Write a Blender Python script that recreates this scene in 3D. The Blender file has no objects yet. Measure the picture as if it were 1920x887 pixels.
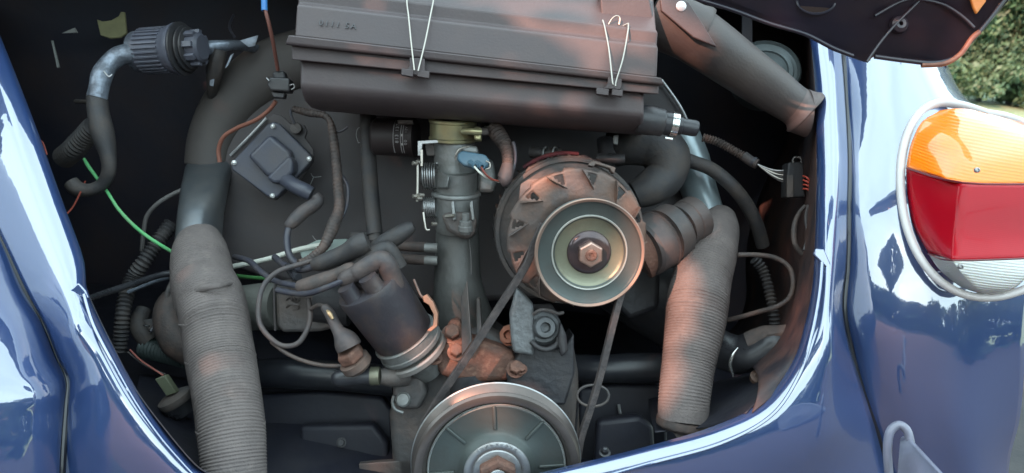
import bpy, bmesh, math, random
from mathutils import Vector, Matrix, noise
random.seed(4)
C = bpy.context.scene.collection
scene = bpy.context.scene
# ------------------------------------------------------------------ camera
FP = 1480.0                                   # focal length in photo pixels (1920 wide)
CAM = Vector((0, 0, 1.05))
yaw, pitch, roll = math.radians(8), math.radians(18), math.radians(6.5)
FW = Vector((math.sin(yaw)*math.cos(pitch), math.cos(yaw)*math.cos(pitch), -math.sin(pitch)))
_r = Vector((math.cos(yaw), -math.sin(yaw), 0)); _u = _r.cross(FW)
RT = (_r*math.cos(roll) + _u*math.sin(roll)).normalized()
UP = (_u*math.cos(roll) - _r*math.sin(roll)).normalized()
cd = bpy.data.cameras.new('camera'); cam = bpy.data.objects.new('camera', cd); C.objects.link(cam)
cam.matrix_world = Matrix(((RT.x, UP.x, -FW.x, CAM.x), (RT.y, UP.y, -FW.y, CAM.y), (RT.z, UP.z, -FW.z, CAM.z), (0, 0, 0, 1)))
cd.sensor_width = 36; cd.sensor_fit = 'HORIZONTAL'; cd.lens = FP*36/1920
cd.clip_start = 0.02; cd.clip_end = 2000
cd.dof.use_dof = True; cd.dof.focus_distance = 0.72; cd.dof.aperture_fstop = 12
scene.camera = cam
# ------------------------------------------------------------------ light
SUN_EL, SUN_AZ = math.radians(30), math.radians(222)      # azimuth clockwise from +Y: behind the camera, to its left
SUN = Vector((math.sin(SUN_AZ)*math.cos(SUN_EL), math.cos(SUN_AZ)*math.cos(SUN_EL), math.sin(SUN_EL)))
world = bpy.data.worlds.new('World'); scene.world = world; world.use_nodes = True
wn = world.node_tree; bg = wn.nodes['Background']
sky = wn.nodes.new('ShaderNodeTexSky'); sky.sky_type = 'NISHITA'; sky.sun_disc = False
sky.sun_elevation = SUN_EL; sky.sun_rotation = SUN_AZ; sky.air_density = 1.0; sky.dust_density = 4.0; sky.ozone_density = 1.0
# bright thin cloud over the blue
wtc = wn.nodes.new('ShaderNodeTexCoord'); wnz = wn.nodes.new('ShaderNodeTexNoise'); wnz.inputs['Scale'].default_value = 2.2; wnz.inputs['Detail'].default_value = 7
wmr = wn.nodes.new('ShaderNodeMapRange'); wmr.inputs['From Min'].default_value = .35; wmr.inputs['From Max'].default_value = .6; wmr.inputs['To Min'].default_value = .75; wmr.inputs['To Max'].default_value = .95
wmx = wn.nodes.new('ShaderNodeMix'); wmx.data_type = 'RGBA'; wmx.inputs['B'].default_value = (7.8, 10.0, 10.8, 1)
wn.links.new(wtc.outputs['Generated'], wnz.inputs['Vector']); wn.links.new(wnz.outputs['Fac'], wmr.inputs['Value']); wn.links.new(wmr.outputs[0], wmx.inputs['Factor'])
wn.links.new(sky.outputs[0], wmx.inputs['A']); wn.links.new(wmx.outputs['Result'], bg.inputs[0]); bg.inputs[1].default_value = 0.15
ld = bpy.data.lights.new('sun', 'SUN'); ld.energy = 4.0; ld.angle = math.radians(0.5); ld.color = (1.0, 0.50, 0.36)
sun = bpy.data.objects.new('sun', ld); C.objects.link(sun); sun.rotation_euler = SUN.to_track_quat('Z', 'Y').to_euler()
vs = scene.view_settings; vs.view_transform = 'Standard'; vs.look = 'None'; vs.gamma = 1.0; vs.exposure = 1.3; vs.use_curve_mapping = False
scene.cycles.max_bounces = 8; scene.cycles.use_denoising = True
# ------------------------------------------------------------------ helpers
def P(x, y, d): return CAM + (FW + RT*((x-960)/FP) - UP*((y-443.5)/FP))*d
def S(px, d): return px*d/FP
def dirn(sx, sy, st):                       # direction from right, up and towards-the-camera components
    return (RT*sx + UP*sy - FW*st).normalized()
AX = (Vector((0, -1, 0))*0.6 - FW*0.4).normalized()      # axis of the belt pulleys
def cat(pts, n):
    out = []; m = len(pts)
    if m == 2:
        return [tuple(a+(b-a)*i/n for a, b in zip(pts[0], pts[1])) for i in range(n+1)]
    for i in range(m-1):
        p0, p1, p2, p3 = pts[max(i-1, 0)], pts[i], pts[i+1], pts[min(i+2, m-1)]
        for k in range(n):
            t = k/n
            out.append(tuple(0.5*((2*b)+(-a+c)*t+(2*a-5*b+4*c-e)*t*t+(-a+3*b-3*c+e)*t**3) for a, b, c, e in zip(p0, p1, p2, p3)))
    out.append(tuple(pts[-1])); return out
class B:
    def __init__(s): s.v = []; s.f = []
    def ring_faces(s, a, b, n, closed=True):
        for j in range(n if closed else n-1):
            k = (j+1) % n; s.f.append((a+j, a+k, b+k, b+j))
    def tube(s, pts, seg=14, n=8, rib=None, caps=True, flat=1.0, wob=0):
        """pts: (px, py, depth, radius px)"""
        q = cat([tuple(p) for p in pts], n)
        w = [(P(a, b, d), S(r, d)) for a, b, d, r in q]
        s.wtube(w, seg, rib, caps, flat, wob); return s
    def wtube(s, w, seg=14, rib=None, caps=True, flat=1.0, wob=0):
        L = [0]
        for i in range(1, len(w)): L.append(L[-1]+(w[i][0]-w[i-1][0]).length)
        if rib:                              # (pitch m, amplitude m, start fraction, end fraction)
            pitch_, amp = rib[0], rib[1]; tot = L[-1]; cnt = max(4, int(tot/pitch_*5)); nw = []; j = 0; LL = []
            for i in range(cnt+1):
                l = tot*i/cnt
                while j < len(L)-2 and L[j+1] < l: j += 1
                t = (l-L[j])/max(1e-9, L[j+1]-L[j]); nw.append((w[j][0].lerp(w[j+1][0], t), w[j][1]*(1-t)+w[j+1][1]*t)); LL.append(l)
            w = nw; L = LL
        prev = None; base0 = len(s.v); f0, f1 = (rib[2], rib[3]) if rib and len(rib) > 3 else (0, 1)
        for i, (p, r) in enumerate(w):
            tg = (w[min(i+1, len(w)-1)][0]-w[max(i-1, 0)][0]).normalized()
            if prev is None: nx = tg.orthogonal().normalized() if abs(tg.dot(FW)) > .95 else tg.cross(FW).normalized()
            else:
                nx = (prev-tg*prev.dot(tg)).normalized()
            prev = nx; ny = tg.cross(nx)
            fr = L[i]/max(L[-1], 1e-9)
            for j in range(seg):
                a = 2*math.pi*j/seg; rr = r
                if rib:
                    env = max(0, min(1, (fr-f0)/0.08, (f1-fr)/0.08)) if len(rib) > 3 else 1
                    rr += rib[1]*env*math.sin(2*math.pi*L[i]/rib[0] + (a if len(rib) > 4 else 0))*(1 + .5*noise.noise(p*60)) 
                if wob:
                    rr *= 1+wob*noise.noise((p+nx*math.cos(a)*.03+ny*math.sin(a)*.03)*28)
                s.v.append(p+nx*math.cos(a)*rr+ny*math.sin(a)*rr*flat)
            if i: s.ring_faces(base0+(i-1)*seg, base0+i*seg, seg)
        if caps:
            s.f.append(tuple(range(base0+seg-1, base0-1, -1))); e = len(s.v)-seg; s.f.append(tuple(range(e, e+seg)))
        return s
    def lathe(s, c, ax, prof, seg=48, mod=None):
        """prof: (radius, height along ax)"""
        ax = ax.normalized(); nx = ax.orthogonal().normalized(); nx = (UP-ax*UP.dot(ax)).normalized() if abs(ax.dot(UP)) < .95 else nx; ny = ax.cross(nx); b0 = len(s.v)
        for i, (r, h) in enumerate(prof):
            for j in range(seg):
                a = 2*math.pi*j/seg
                rr, hh = (mod(a, r, h) if mod else (r, h)); rr = max(rr, 1e-5)
                s.v.append(c+ax*hh+nx*math.cos(a)*rr+ny*math.sin(a)*rr)
            if i: s.ring_faces(b0+(i-1)*seg, b0+i*seg, seg)
        if prof[0][0] > 1e-4: s.f.append(tuple(range(b0+seg-1, b0-1, -1)))
        if prof[-1][0] > 1e-4: e = len(s.v)-seg; s.f.append(tuple(range(e, e+seg)))
        return s
    def annulus(s, c, ax, prof, seg=48):
        """closed profile ring"""
        ax = ax.normalized(); nx = (UP-ax*UP.dot(ax)).normalized(); ny = ax.cross(nx); b0 = len(s.v); m = len(prof)
        for (r, h) in prof:
            for j in range(seg):
                a = 2*math.pi*j/seg; s.v.append(c+ax*h+nx*math.cos(a)*r+ny*math.sin(a)*r)
        for i in range(m): s.ring_faces(b0+i*seg, b0+((i+1) % m)*seg, seg)
        return s
    def prism(s, pts, vec):
        b0 = len(s.v); n = len(pts); s.v += list(pts)+[p+vec for p in pts]
        s.f.append(tuple(range(b0, b0+n))); s.f.append(tuple(range(b0+2*n-1, b0+n-1, -1)))
        for j in range(n): k = (j+1) % n; s.f.append((b0+j, b0+n+j, b0+n+k, b0+k))
        return s
    def poly(s, pts, d, th, vec=None):
        """pts: (px,py) or (px,py,d) outline facing the camera, extruded back by th metres"""
        return s.prism([P(p[0], p[1], p[2] if len(p) > 2 else d) for p in pts], (vec or FW)*th)
    def box(s, c, x, y, z):
        """half-size vectors"""
        b0 = len(s.v)
        for sx in (-1, 1):
            for sy in (-1, 1):
                for sz in (-1, 1): s.v.append(c+x*sx+y*sy+z*sz)
        for q in ((0, 1, 3, 2), (4, 6, 7, 5), (0, 4, 5, 1), (2, 3, 7, 6), (0, 2, 6, 4), (1, 5, 7, 3)): s.f.append(tuple(b0+i for i in q))
        return s
    def loft(s, rows, close=False, caps=False):
        b0 = len(s.v); n = len(rows[0])
        for i, r in enumerate(rows):
            s.v += r
            if i: s.ring_faces(b0+(i-1)*n, b0+i*n, n, close)
        if caps:
            s.f.append(tuple(range(b0+n-1, b0-1, -1))); e = len(s.v)-n; s.f.append(tuple(range(e, e+n)))
        return s
    def surf(s, rows, nu=6, nv=6):
        """control rows of (px,py,d); smooth both ways"""
        rr = [cat([tuple(p) for p in r], nu) for r in rows]
        cols = [cat([r[j] for r in rr], nv) for j in range(len(rr[0]))]
        return s.loft([[P(*cols[j][i]) for j in range(len(cols))] for i in range(len(cols[0]))])
ORG = {}
def empty(name, org):
    o = bpy.data.objects.new(name, None); C.objects.link(o); o.location = org; o.empty_display_size = .01; ORG[o.name] = Vector(org); return o
def thing(name, label, cate, org, group=None):
    o = empty(name, org); o['label'] = label; o['category'] = cate
    if group: o['group'] = group
    return o
def make(name, b, mt, parent=None, bevel=0, ang=35, solid=0, seg=2, label=None, kind=None, org=None, flatshade=False):
    og = ORG[parent.name] if parent else (Vector(org) if org is not None else sum(b.v, Vector())/len(b.v))
    me = bpy.data.meshes.new(name); me.from_pydata([v-og for v in b.v], [], b.f); me.validate()
    bm = bmesh.new(); bm.from_mesh(me); bmesh.ops.remove_doubles(bm, verts=bm.verts, dist=1e-6); bmesh.ops.recalc_face_normals(bm, faces=bm.faces); bm.to_mesh(me); bm.free()
    me.materials.append(mt)
    o = bpy.data.objects.new(name, me); C.objects.link(o); ORG[o.name] = og
    if parent: o.parent = parent
    else: o.location = og
    if not flatshade: me.shade_smooth(); me.set_sharp_from_angle(angle=math.radians(ang))
    if solid: m = o.modifiers.new('s', 'SOLIDIFY'); m.thickness = solid; m.offset = -1
    if bevel:
        m = o.modifiers.new('b', 'BEVEL'); m.width = bevel; m.segments = seg; m.limit_method = 'ANGLE'; m.angle_limit = math.radians(40); m.harden_normals = False
    if label: o['label'] = label
    if kind: o['kind'] = kind
    return o
def tag(o, label, cate, group=None, kind=None):
    o['label'] = label
    if cate: o['category'] = cate
    if group: o['group'] = group
    if kind: o['kind'] = kind
    return o
def T(*pts, r=None, **k):                      # tube from (px,py,d) points with one radius, or (px,py,d,r)
    return B().tube([p if len(p) == 4 else (*p, r) for p in pts], **k)
def hexbolt(name, parent, x, y, d, rpx, mt, ax=None, h=None, washer=True, wm=None):
    ax = ax or AX; c = P(x, y, d); r = S(rpx, d); h = h or r*.8
    b = B().lathe(c, ax, [(r*.93, 0), (r, h*.1), (r, h*.85), (r*.86, h), (r*.5, h)], seg=6)
    o = make(name, b, mt, parent, bevel=r*.06, ang=25)
    if washer: make('washer', B().lathe(c, ax, [(r*1.35, -r*.18), (r*1.35, 0), (r*1.3, r*.03)], seg=28), wm or mt, parent, ang=30)
    return o
# ------------------------------------------------------------------ materials
def mat(name, col, rough=.5, metal=0, col2=None, nscale=40, lo=.45, hi=.65, bump=0, bscale=200, coat=0, rough2=None, spec=.5, ior=1.5, stretch=None, coat_rough=.03, col3=None, trans=0):
    m = bpy.data.materials.new(name); m.use_nodes = True; nt = m.node_tree; p = nt.nodes['Principled BSDF']; N = nt.nodes.new; Lk = nt.links.new
    p.inputs['Base Color'].default_value = (*col, 1); p.inputs['Roughness'].default_value = rough; p.inputs['Metallic'].default_value = metal
    p.inputs['Specular IOR Level'].default_value = spec; p.inputs['IOR'].default_value = ior
    p.inputs['Coat Weight'].default_value = coat; p.inputs['Coat Roughness'].default_value = coat_rough; p.inputs['Transmission Weight'].default_value = trans
    tc = N('ShaderNodeTexCoord'); src = tc.outputs['Object']
    if stretch:
        mp = N('ShaderNodeMapping'); mp.inputs['Scale'].default_value = stretch; Lk(src, mp.inputs['Vector']); src = mp.outputs[0]
    if col2:
        nz = N('ShaderNodeTexNoise'); nz.inputs['Scale'].default_value = nscale; nz.inputs['Detail'].default_value = 8; nz.inputs['Roughness'].default_value = .65; Lk(src, nz.inputs['Vector'])
        rp = N('ShaderNodeValToRGB'); rp.color_ramp.elements[0].position = lo; rp.color_ramp.elements[1].position = hi; Lk(nz.outputs['Fac'], rp.inputs[0])
        mx = N('ShaderNodeMix'); mx.data_type = 'RGBA'; mx.inputs['A'].default_value = (*col, 1); mx.inputs['B'].default_value = (*col2, 1); Lk(rp.outputs[0], mx.inputs['Factor'])
        out = mx.outputs['Result']
        if col3:
            n3 = N('ShaderNodeTexNoise'); n3.inputs['Scale'].default_value = nscale*3.1; n3.inputs['Detail'].default_value = 5; Lk(src, n3.inputs['Vector'])
            r3 = N('ShaderNodeValToRGB'); r3.color_ramp.elements[0].position = .55; r3.color_ramp.elements[1].position = .72; Lk(n3.outputs['Fac'], r3.inputs[0])
            m3 = N('ShaderNodeMix'); m3.data_type = 'RGBA'; Lk(out, m3.inputs['A']); m3.inputs['B'].default_value = (*col3, 1); Lk(r3.outputs[0], m3.inputs['Factor']); out = m3.outputs['Result']
        Lk(out, p.inputs['Base Color'])
        if rough2 is not None:
            mr = N('ShaderNodeMapRange'); mr.inputs['To Min'].default_value = rough; mr.inputs['To Max'].default_value = rough2; Lk(rp.outputs[0], mr.inputs['Value']); Lk(mr.outputs[0], p.inputs['Roughness'])
    if bump:
        nb = N('ShaderNodeTexNoise'); nb.inputs['Scale'].default_value = bscale; nb.inputs['Detail'].default_value = 6; Lk(src, nb.inputs['Vector'])
        bp = N('ShaderNodeBump'); bp.inputs['Strength'].default_value = bump; bp.inputs['Distance'].default_value = .002; Lk(nb.outputs['Fac'], bp.inputs['Height']); Lk(bp.outputs[0], p.inputs['Normal'])
    return m
PAINT = mat('navy_paint', (.026, .056, .160), .35, .1, (.032, .064, .180), 3, .3, .8, coat=1.0, coat_rough=.028, spec=.6)
PAINT.node_tree.nodes['Principled BSDF'].inputs['Coat IOR'].default_value = 2.8
def add_fine(m, sc, st, dist=.0006):
    nt = m.node_tree; p = nt.nodes['Principled BSDF']; tc = nt.nodes.new('ShaderNodeTexCoord'); nb = nt.nodes.new('ShaderNodeTexNoise'); nb.inputs['Scale'].default_value = sc; nb.inputs['Detail'].default_value = 3
    bp = nt.nodes.new('ShaderNodeBump'); bp.inputs['Strength'].default_value = st; bp.inputs['Distance'].default_value = dist
    nt.links.new(tc.outputs['Object'], nb.inputs['Vector']); nt.links.new(nb.outputs['Fac'], bp.inputs['Height']); nt.links.new(bp.outputs[0], p.inputs['Coat Normal']); 
add_fine(PAINT, 22, .6, .0012)
LIDP = mat('shaded_navy_paint', (.014, .012, .024), .42, 0, (.03, .02, .024), 12, .4, .75, coat=.35, coat_rough=.12, bump=.15, bscale=60)  # same navy paint, darkened to carry the shade under the lid
BAYP = mat('bay_paint', (.012, .012, .022), .6, 0, (.04, .026, .026), 9, .4, .75, bump=.4, bscale=40, rough2=.85)
BAYR = mat('bay_paint_brown', (.02, .015, .02), .6, 0, (.11, .05, .035), 12, .4, .7, bump=.4, bscale=50, rough2=.85)  # bay paint with random browner patches, for the right wall
BLACK = mat('black_plastic', (.03, .03, .034), .42, 0, (.05, .045, .045), 30, .4, .7, bump=.15, bscale=300)
AIRB = mat('grey_black_plastic', (.072, .058, .060), .42, 0, (.088, .068, .066), 9, .42, .7, spec=.3, bump=.12, bscale=420, rough2=.55, col3=(.070, .058, .060))
RUB = mat('dusty_hazed_rubber', (.036, .034, .036), .6, 0, (.075, .06, .052), 45, .42, .7, bump=.25, bscale=260, rough2=.8)  # brown tint is dust and also stands in for lens haze
RUBB = mat('dusty_brown_rubber', (.06, .048, .045), .65, 0, (.12, .08, .065), 60, .4, .7, bump=.3, bscale=260)
RUBG = mat('shiny_rubber', (.022, .022, .026), .25, 0, (.04, .04, .045), 30, .4, .7, bump=.1, bscale=160, rough2=.5)
BELT = mat('belt_rubber', (.038, .032, .032), .7, 0, (.09, .07, .065), 90, .4, .7, bump=.4, bscale=400)
SHR = mat('shroud_metal', (.046, .039, .042), .5, 0, (.07, .057, .054), 12, .38, .75, bump=.15, bscale=90, rough2=.8)  # brownish base lifted in place of warm lens haze
NECK = mat('neck_metal', (.12, .13, .14), .30, .6, (.17, .165, .16), 24, .45, .8, bump=.1, bscale=120, rough2=.5)
HOSE = mat('paper_hose', (.145, .120, .113), .85, 0, (.118, .098, .093), 34, .42, .62, bump=.5, bscale=500, col3=(.16, .132, .122))
STEEL = mat('dull_steel', (.34, .34, .34), .38, .85, (.16, .14, .12), 35, .5, .75, bump=.12, bscale=250, rough2=.65)
BRIGHT = mat('bright_steel', (.7, .7, .68), .22, .95, (.4, .38, .35), 40, .5, .8, bump=.05)
WIREM = mat('clip_wire_steel', (.38, .35, .31), .35, .8)
YEL = mat('yellow_zinc', (.21, .21, .15), .38, .6, (.15, .13, .095), 28, .45, .75, rough2=.55, bump=.06, bscale=300)
GREYP = mat('pulley_grey', (.070, .082, .078), .42, .4, (.065, .058, .052), 20, .45, .8, rough2=.6, bump=.08, bscale=300)
CAST = mat('cast_aluminium', (.22, .225, .22), .45, .45, (.13, .12, .11), 28, .42, .72, bump=.3, bscale=220, rough2=.7)
CASTD = mat('dirty_casting', (.075, .07, .07), .6, .2, (.13, .10, .085), 24, .42, .7, bump=.5, bscale=160)
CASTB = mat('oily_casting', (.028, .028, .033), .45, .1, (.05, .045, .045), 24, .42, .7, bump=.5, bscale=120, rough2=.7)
RUST = mat('rusty_metal', (.16, .075, .052), .78, .1, (.10, .058, .045), 60, .4, .65, bump=.6, bscale=260, col3=(.22, .12, .085))
FANM = mat('rusty_fan_steel', (.12, .095, .086), .6, .3, (.19, .115, .085), 22, .42, .6, bump=.3, bscale=240, col3=(.12, .10, .095))
GOLD = mat('brass_zinc', (.50, .46, .26), .35, .7, (.32, .30, .22), 40, .45, .7)
CABLE = mat('ignition_cable', (.042, .042, .056), .45, 0, (.08, .07, .07), 60, .45, .7)
BOOT = mat('rubber_boot', (.055, .048, .05), .6, 0, (.105, .076, .066), 50, .42, .7, bump=.25, bscale=260)
CAP = mat('distributor_cap', (.032, .028, .034), .5, 0, (.085, .06, .05), 28, .45, .75, bump=.2, bscale=200)
COIL = mat('coil_plastic', (.05, .054, .075), .42, 0, (.065, .06, .065), 30, .4, .7, bump=.1, bscale=300)
RED = mat('red_wire', (.22, .045, .03), .5); GREEN = mat('green_wire', (.10, .42, .15), .5, 0, (.16, .36, .16), 60, .4, .7); WHITE = mat('white_wire', (.62, .62, .55), .5)
BLUEC = mat('blue_plastic', (.07, .15, .21), .5, 0, (.11, .17, .21), 60, .4, .7); BLUEW = mat('bright_blue_plastic', (.05, .2, .5), .4)
CREAM = mat('cream_plastic', (.30, .28, .14), .7, 0, (.20, .185, .10), 30, .4, .7)
TAPE = mat('silver_tape', (.22, .25, .30), .3, .4, (.10, .11, .13), 60, .4, .6, bump=.5, bscale=180, rough2=.5)
CANM = mat('grey_plastic', (.10, .105, .135), .38, 0, (.075, .075, .09), 30, .4, .7)
TRIM = mat('silver_trim', (.55, .51, .50), .5, .1, (.5, .46, .44), 30, .4, .7)
PINKG = mat('grey_painted_steel', (.20, .205, .27), .4, .1, (.15, .15, .19), 30, .4, .7, coat=.3)
def lens(name, col, sc, dist, cw=.35):
    m = mat(name, col, .25, 0, coat=cw, coat_rough=.04, spec=.2); nt = m.node_tree; p = nt.nodes['Principled BSDF']
    tc = nt.nodes.new('ShaderNodeTexCoord'); wv = nt.nodes.new('ShaderNodeTexWave'); wv.wave_type = 'BANDS'; wv.bands_direction = 'Z'; wv.inputs['Scale'].default_value = sc
    bp = nt.nodes.new('ShaderNodeBump'); bp.inputs['Strength'].default_value = .5; bp.inputs['Distance'].default_value = dist
    nt.links.new(tc.outputs['Object'], wv.inputs['Vector']); nt.links.new(wv.outputs['Fac'], bp.inputs['Height']); nt.links.new(bp.outputs[0], p.inputs['Normal'])
    p.inputs['Subsurface Weight'].default_value = .3; p.inputs['Subsurface Radius'].default_value = (.01, .005, .002); p.inputs['Subsurface Scale'].default_value = .5
    return m
AMBER = lens('amber_lens', (.98, .21, .002), 140, .0004, .9); REDL = lens('red_lens', (.34, .002, .010), 240, .00005, .15); CLEAR = lens('clear_lens', (.5, .5, .48), 150, .0008)
PIPE = mat('pipe_plastic', (.058, .048, .047), .45, 0, (.085, .068, .06), 14, .4, .75, bump=.12, bscale=420, rough2=.6)
DUCT2 = mat('sky_bright_duct', (.30, .36, .38), .3, .5, (.20, .24, .26), 24, .45, .8, rough2=.5)  # sky reflection on the right duct put into its paler cyan colour
LEAF = mat('bush_leaves', (.09, .17, .085), .6, 0, (.04, .075, .05), 4, .35, .7); LEAFD = mat('tree_leaves', (.04, .07, .03), .6, 0, (.02, .045, .02), 3, .4, .7)
GRASS = mat('lawn', (.16, .24, .12), .9, 0, (.26, .33, .20), 6, .3, .75, bump=1, bscale=60, col3=(.4, .42, .3))
# ------------------------------------------------------------------ setting outdoors
g = B().box(Vector((0, 0, -.5)), Vector((400, 0, 0)), Vector((0, 400, 0)), Vector((0, 0, .5)))
o = make('lawn', g, GRASS); tag(o, 'sunlit pale green lawn behind the car', None, kind='structure')
DARK_GROUND = mat('added_dark_ground', (.018, .018, .020), .9, 0, (.03, .028, .028), 8, .4, .7, bump=.6, bscale=80)  # added dark ground, stands in for shade mirrored in the paint
dv = B(); ring_ = [Vector((math.cos(2*math.pi*i/48)*(9+.4*noise.noise(Vector((i*.7, 0, 0)))), -5+math.sin(2*math.pi*i/48)*8, .004)) for i in range(48)]
dv.prism(ring_, Vector((0, 0, -.02))); o = make('added_dark_ground', dv, DARK_GROUND); tag(o, 'dark ground sheet added under the car to darken its reflections', None, kind='structure')
def leaves(centers, n, size, squash=1.0, seed=1):
    rnd = random.Random(seed); b = B()
    for (c, rx, ry, rz) in centers:
        for _ in range(n):
            while True:
                q = Vector((rnd.uniform(-1, 1), rnd.uniform(-1, 1), rnd.uniform(-1, 1)))
                if .35 < q.length < 1: break
            q *= 1 + .35*noise.noise(q*2.5 + c)
            p = c + Vector((q.x*rx, q.y*ry, q.z*rz)); a = Vector((rnd.gauss(0, 1), rnd.gauss(0, 1), rnd.gauss(0, 1))).normalized(); t = a.orthogonal().normalized(); w = a.cross(t); s = size*rnd.uniform(.6, 1.3)
            i = len(b.v); b.v += [p-t*s, p+w*s*.45, p+t*s, p-w*s*.45]; b.f.append((i, i+1, i+2, i+3))
    return b
def fmake(name, b, mt, parent=None, org=None):
    og = ORG[parent.name] if parent else (org or Vector()); me = bpy.data.meshes.new(name); me.from_pydata([v-og for v in b.v], [], b.f); me.materials.append(mt)
    o = bpy.data.objects.new(name, me); C.objects.link(o); ORG[o.name] = og
    if parent: o.parent = parent
    else: o.location = og
    return o
def gp(x, y):                                   # point of the ground seen at a pixel
    d = P(x, y, 1)-CAM; return CAM + d*(CAM.z/-d.z)
bc = gp(1880, 205)
bush = thing('garden_bush', 'large blurred green bush on the lawn at top right behind the car', 'bush', bc)
rb = random.Random(3); cl = []
rgt = Vector((RT.x, RT.y, 0)).normalized(); bk = Vector((FW.x, FW.y, 0)).normalized()
for i in range(300):
    cl.append((bc + rgt*rb.uniform(-1.1, 3.2) + bk*rb.uniform(.1, 1.8) + Vector((0, 0, rb.uniform(.15, 3.0))), rb.uniform(.26, .45), rb.uniform(.26, .45), rb.uniform(.18, .32)))
fmake('foliage', leaves(cl, 520, .045, seed=5), LEAF, bush)
tk = B()
for i in range(5):
    p0 = bc + rgt*(.1+.5*i) + bk*.9; tk.wtube([(p0, .05), (p0+Vector((.1, 0, 1.0)), .04), (p0+Vector((-.1, .1, 2.2)), .02)], seg=8)
make('stem', tk, CASTB, bush, kind='stuff')
# tree line behind the photographer: it bounds the sky mirrored in the paint
cl = []
for i in range(46):
    a = math.radians(95 + 170*i/45 + rb.uniform(-2, 2)); R0 = rb.uniform(11, 15)
    hgt = 3.6+1.3*noise.noise(Vector((i*.35, 0, 0)))+rb.uniform(-.5, .7)
    c0 = Vector((math.sin(a)*R0, math.cos(a)*R0, 0))
    for k in range(5): cl.append((c0+Vector((rb.uniform(-.8, .8), rb.uniform(-.8, .8), hgt*(k+.5)/5)), 1.3, 1.3, hgt/7))
o = fmake('tree_line', leaves(cl, 260, .2, seed=8), LEAFD); tag(o, 'dark row of trees across the garden, mirrored in the paint', None, kind='stuff')
# ------------------------------------------------------------------ car body
car = thing('car_body', 'glossy navy blue rear bodywork of a small old car around its open engine bay', 'car', P(960, 900, .66))
AP = [  # opening edge, crest, mid, seam
 [(1506, 10, .90), (1520, 12, .885), (1545, 12, .88), (1568, 15, .89)],
 [(1522, 80, .85), (1534, 80, .838), (1556, 84, .835), (1576, 100, .845)],
 [(1531, 170, .81), (1543, 170, .797), (1563, 173, .793), (1583, 190, .803)],
 [(1534, 300, .755), (1546, 300, .742), (1566, 300, .738), (1588, 300, .75)],
 [(1533, 400, .72), (1544, 400, .707), (1564, 400, .703), (1587, 400, .718)],
 [(1530, 476, .70), (1542, 478, .686), (1562, 482, .682), (1585, 490, .705)],
 [(1526, 540, .687), (1540, 545, .672), (1558, 555, .668), (1578, 572, .703)],
 [(1512, 612, .675), (1530, 622, .658), (1558, 640, .656), (1589, 642, .704)],
 [(1487, 685, .668), (1508, 700, .652), (1555, 730, .660), (1611, 716, .706)],
 [(1430, 757, .664), (1450, 780, .648), (1535, 830, .662), (1638, 800, .710)],
 [(1340, 803, .662), (1352, 830, .646), (1450, 920, .664), (1668, 905, .718)],
 [(1210, 842, .66), (1220, 868, .644), (1330, 1000, .668), (1715, 1030, .73)],
 [(1090, 872, .66), (1098, 900, .644), (1150, 1060, .672), (1500, 1250, .70)],
 [(940, 905, .66), (935, 930, .644), (930, 1080, .672), (950, 1300, .70)],
 [(700, 935, .655), (690, 960, .640), (660, 1080, .665), (600, 1280, .70)],
 [(480, 925, .648), (455, 945, .632), (400, 1040, .655), (150, 1150, .68)],
 [(385, 888, .645), (366, 905, .629), (270, 980, .646), (121, 1010, .665)],
 [(348, 856, .644), (328, 872, .628), (235, 905, .640), (119, 905, .662)],
 [(304, 806, .644), (283, 818, .628), (195, 835, .638), (122, 830, .660)],
 [(259, 742, .646), (237, 751, .630), (180, 758, .638), (127, 762, .662)],
 [(214, 662, .652), (194, 669, .636), (162, 681, .640), (130, 712, .665)],
 [(178, 592, .66), (163, 599, .643), (140, 622, .637), (110, 668, .668)],
 [(160, 545, .672), (146, 553, .656), (124, 573, .651), (84, 603, .676)],
 [(152, 482, .692), (136, 490, .677), (103, 506, .670), (50, 540, .688)],
 [(112, 372, .718), (97, 378, .703), (60, 400, .694), (8, 450, .710)],
 [(66, 242, .750), (52, 247, .736), (14, 264, .726), (-50, 330, .740)],
 [(18, 118, .79), (5, 122, .777), (-32, 134, .768), (-110, 180, .78)],
 [(-30, 0, .84), (-44, 4, .83), (-80, 14, .82), (-160, 60, .83)]]
cen = (850, 400)
def inner(e, k, dd):                            # point stepped outward from the opening, behind the panel
    v = Vector((e[0]-cen[0], e[1]-cen[1])).normalized(); return (e[0]+v.x*k, e[1]+v.y*k, e[2]+dd)
rows = []
for r in AP:
    e = r[0]; rows.append([inner(e, 14, .03), inner(e, 3, .012), e] + r[1:] )
b = B().surf(rows, 6, 6); make('rear_apron', b, PAINT, car, solid=.0012, ang=60)
# raised lip crease on both lower flanges
def strip(name, line, rpx, mt, parent, flat=1.0, label=None, n=8):
    return make(name, B().tube([(x, y, d, rpx) for x, y, d in line], seg=10, n=n, flat=flat), mt, parent, label=label)
strip('lip_bead', [(1541, 492, .676), (1536, 552, .664), (1521, 630, .652), (1497, 706, .648), (1445, 780, .645), (1350, 832, .643), (1215, 870, .641), (1095, 905, .641)], 3.4, PAINT, car)
strip('lip_bead', [(158, 552, .652), (176, 610, .642), (212, 680, .630), (255, 756, .625), (300, 820, .625), (345, 872, .625), (372, 900, .625)], 3.4, PAINT, car)
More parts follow.
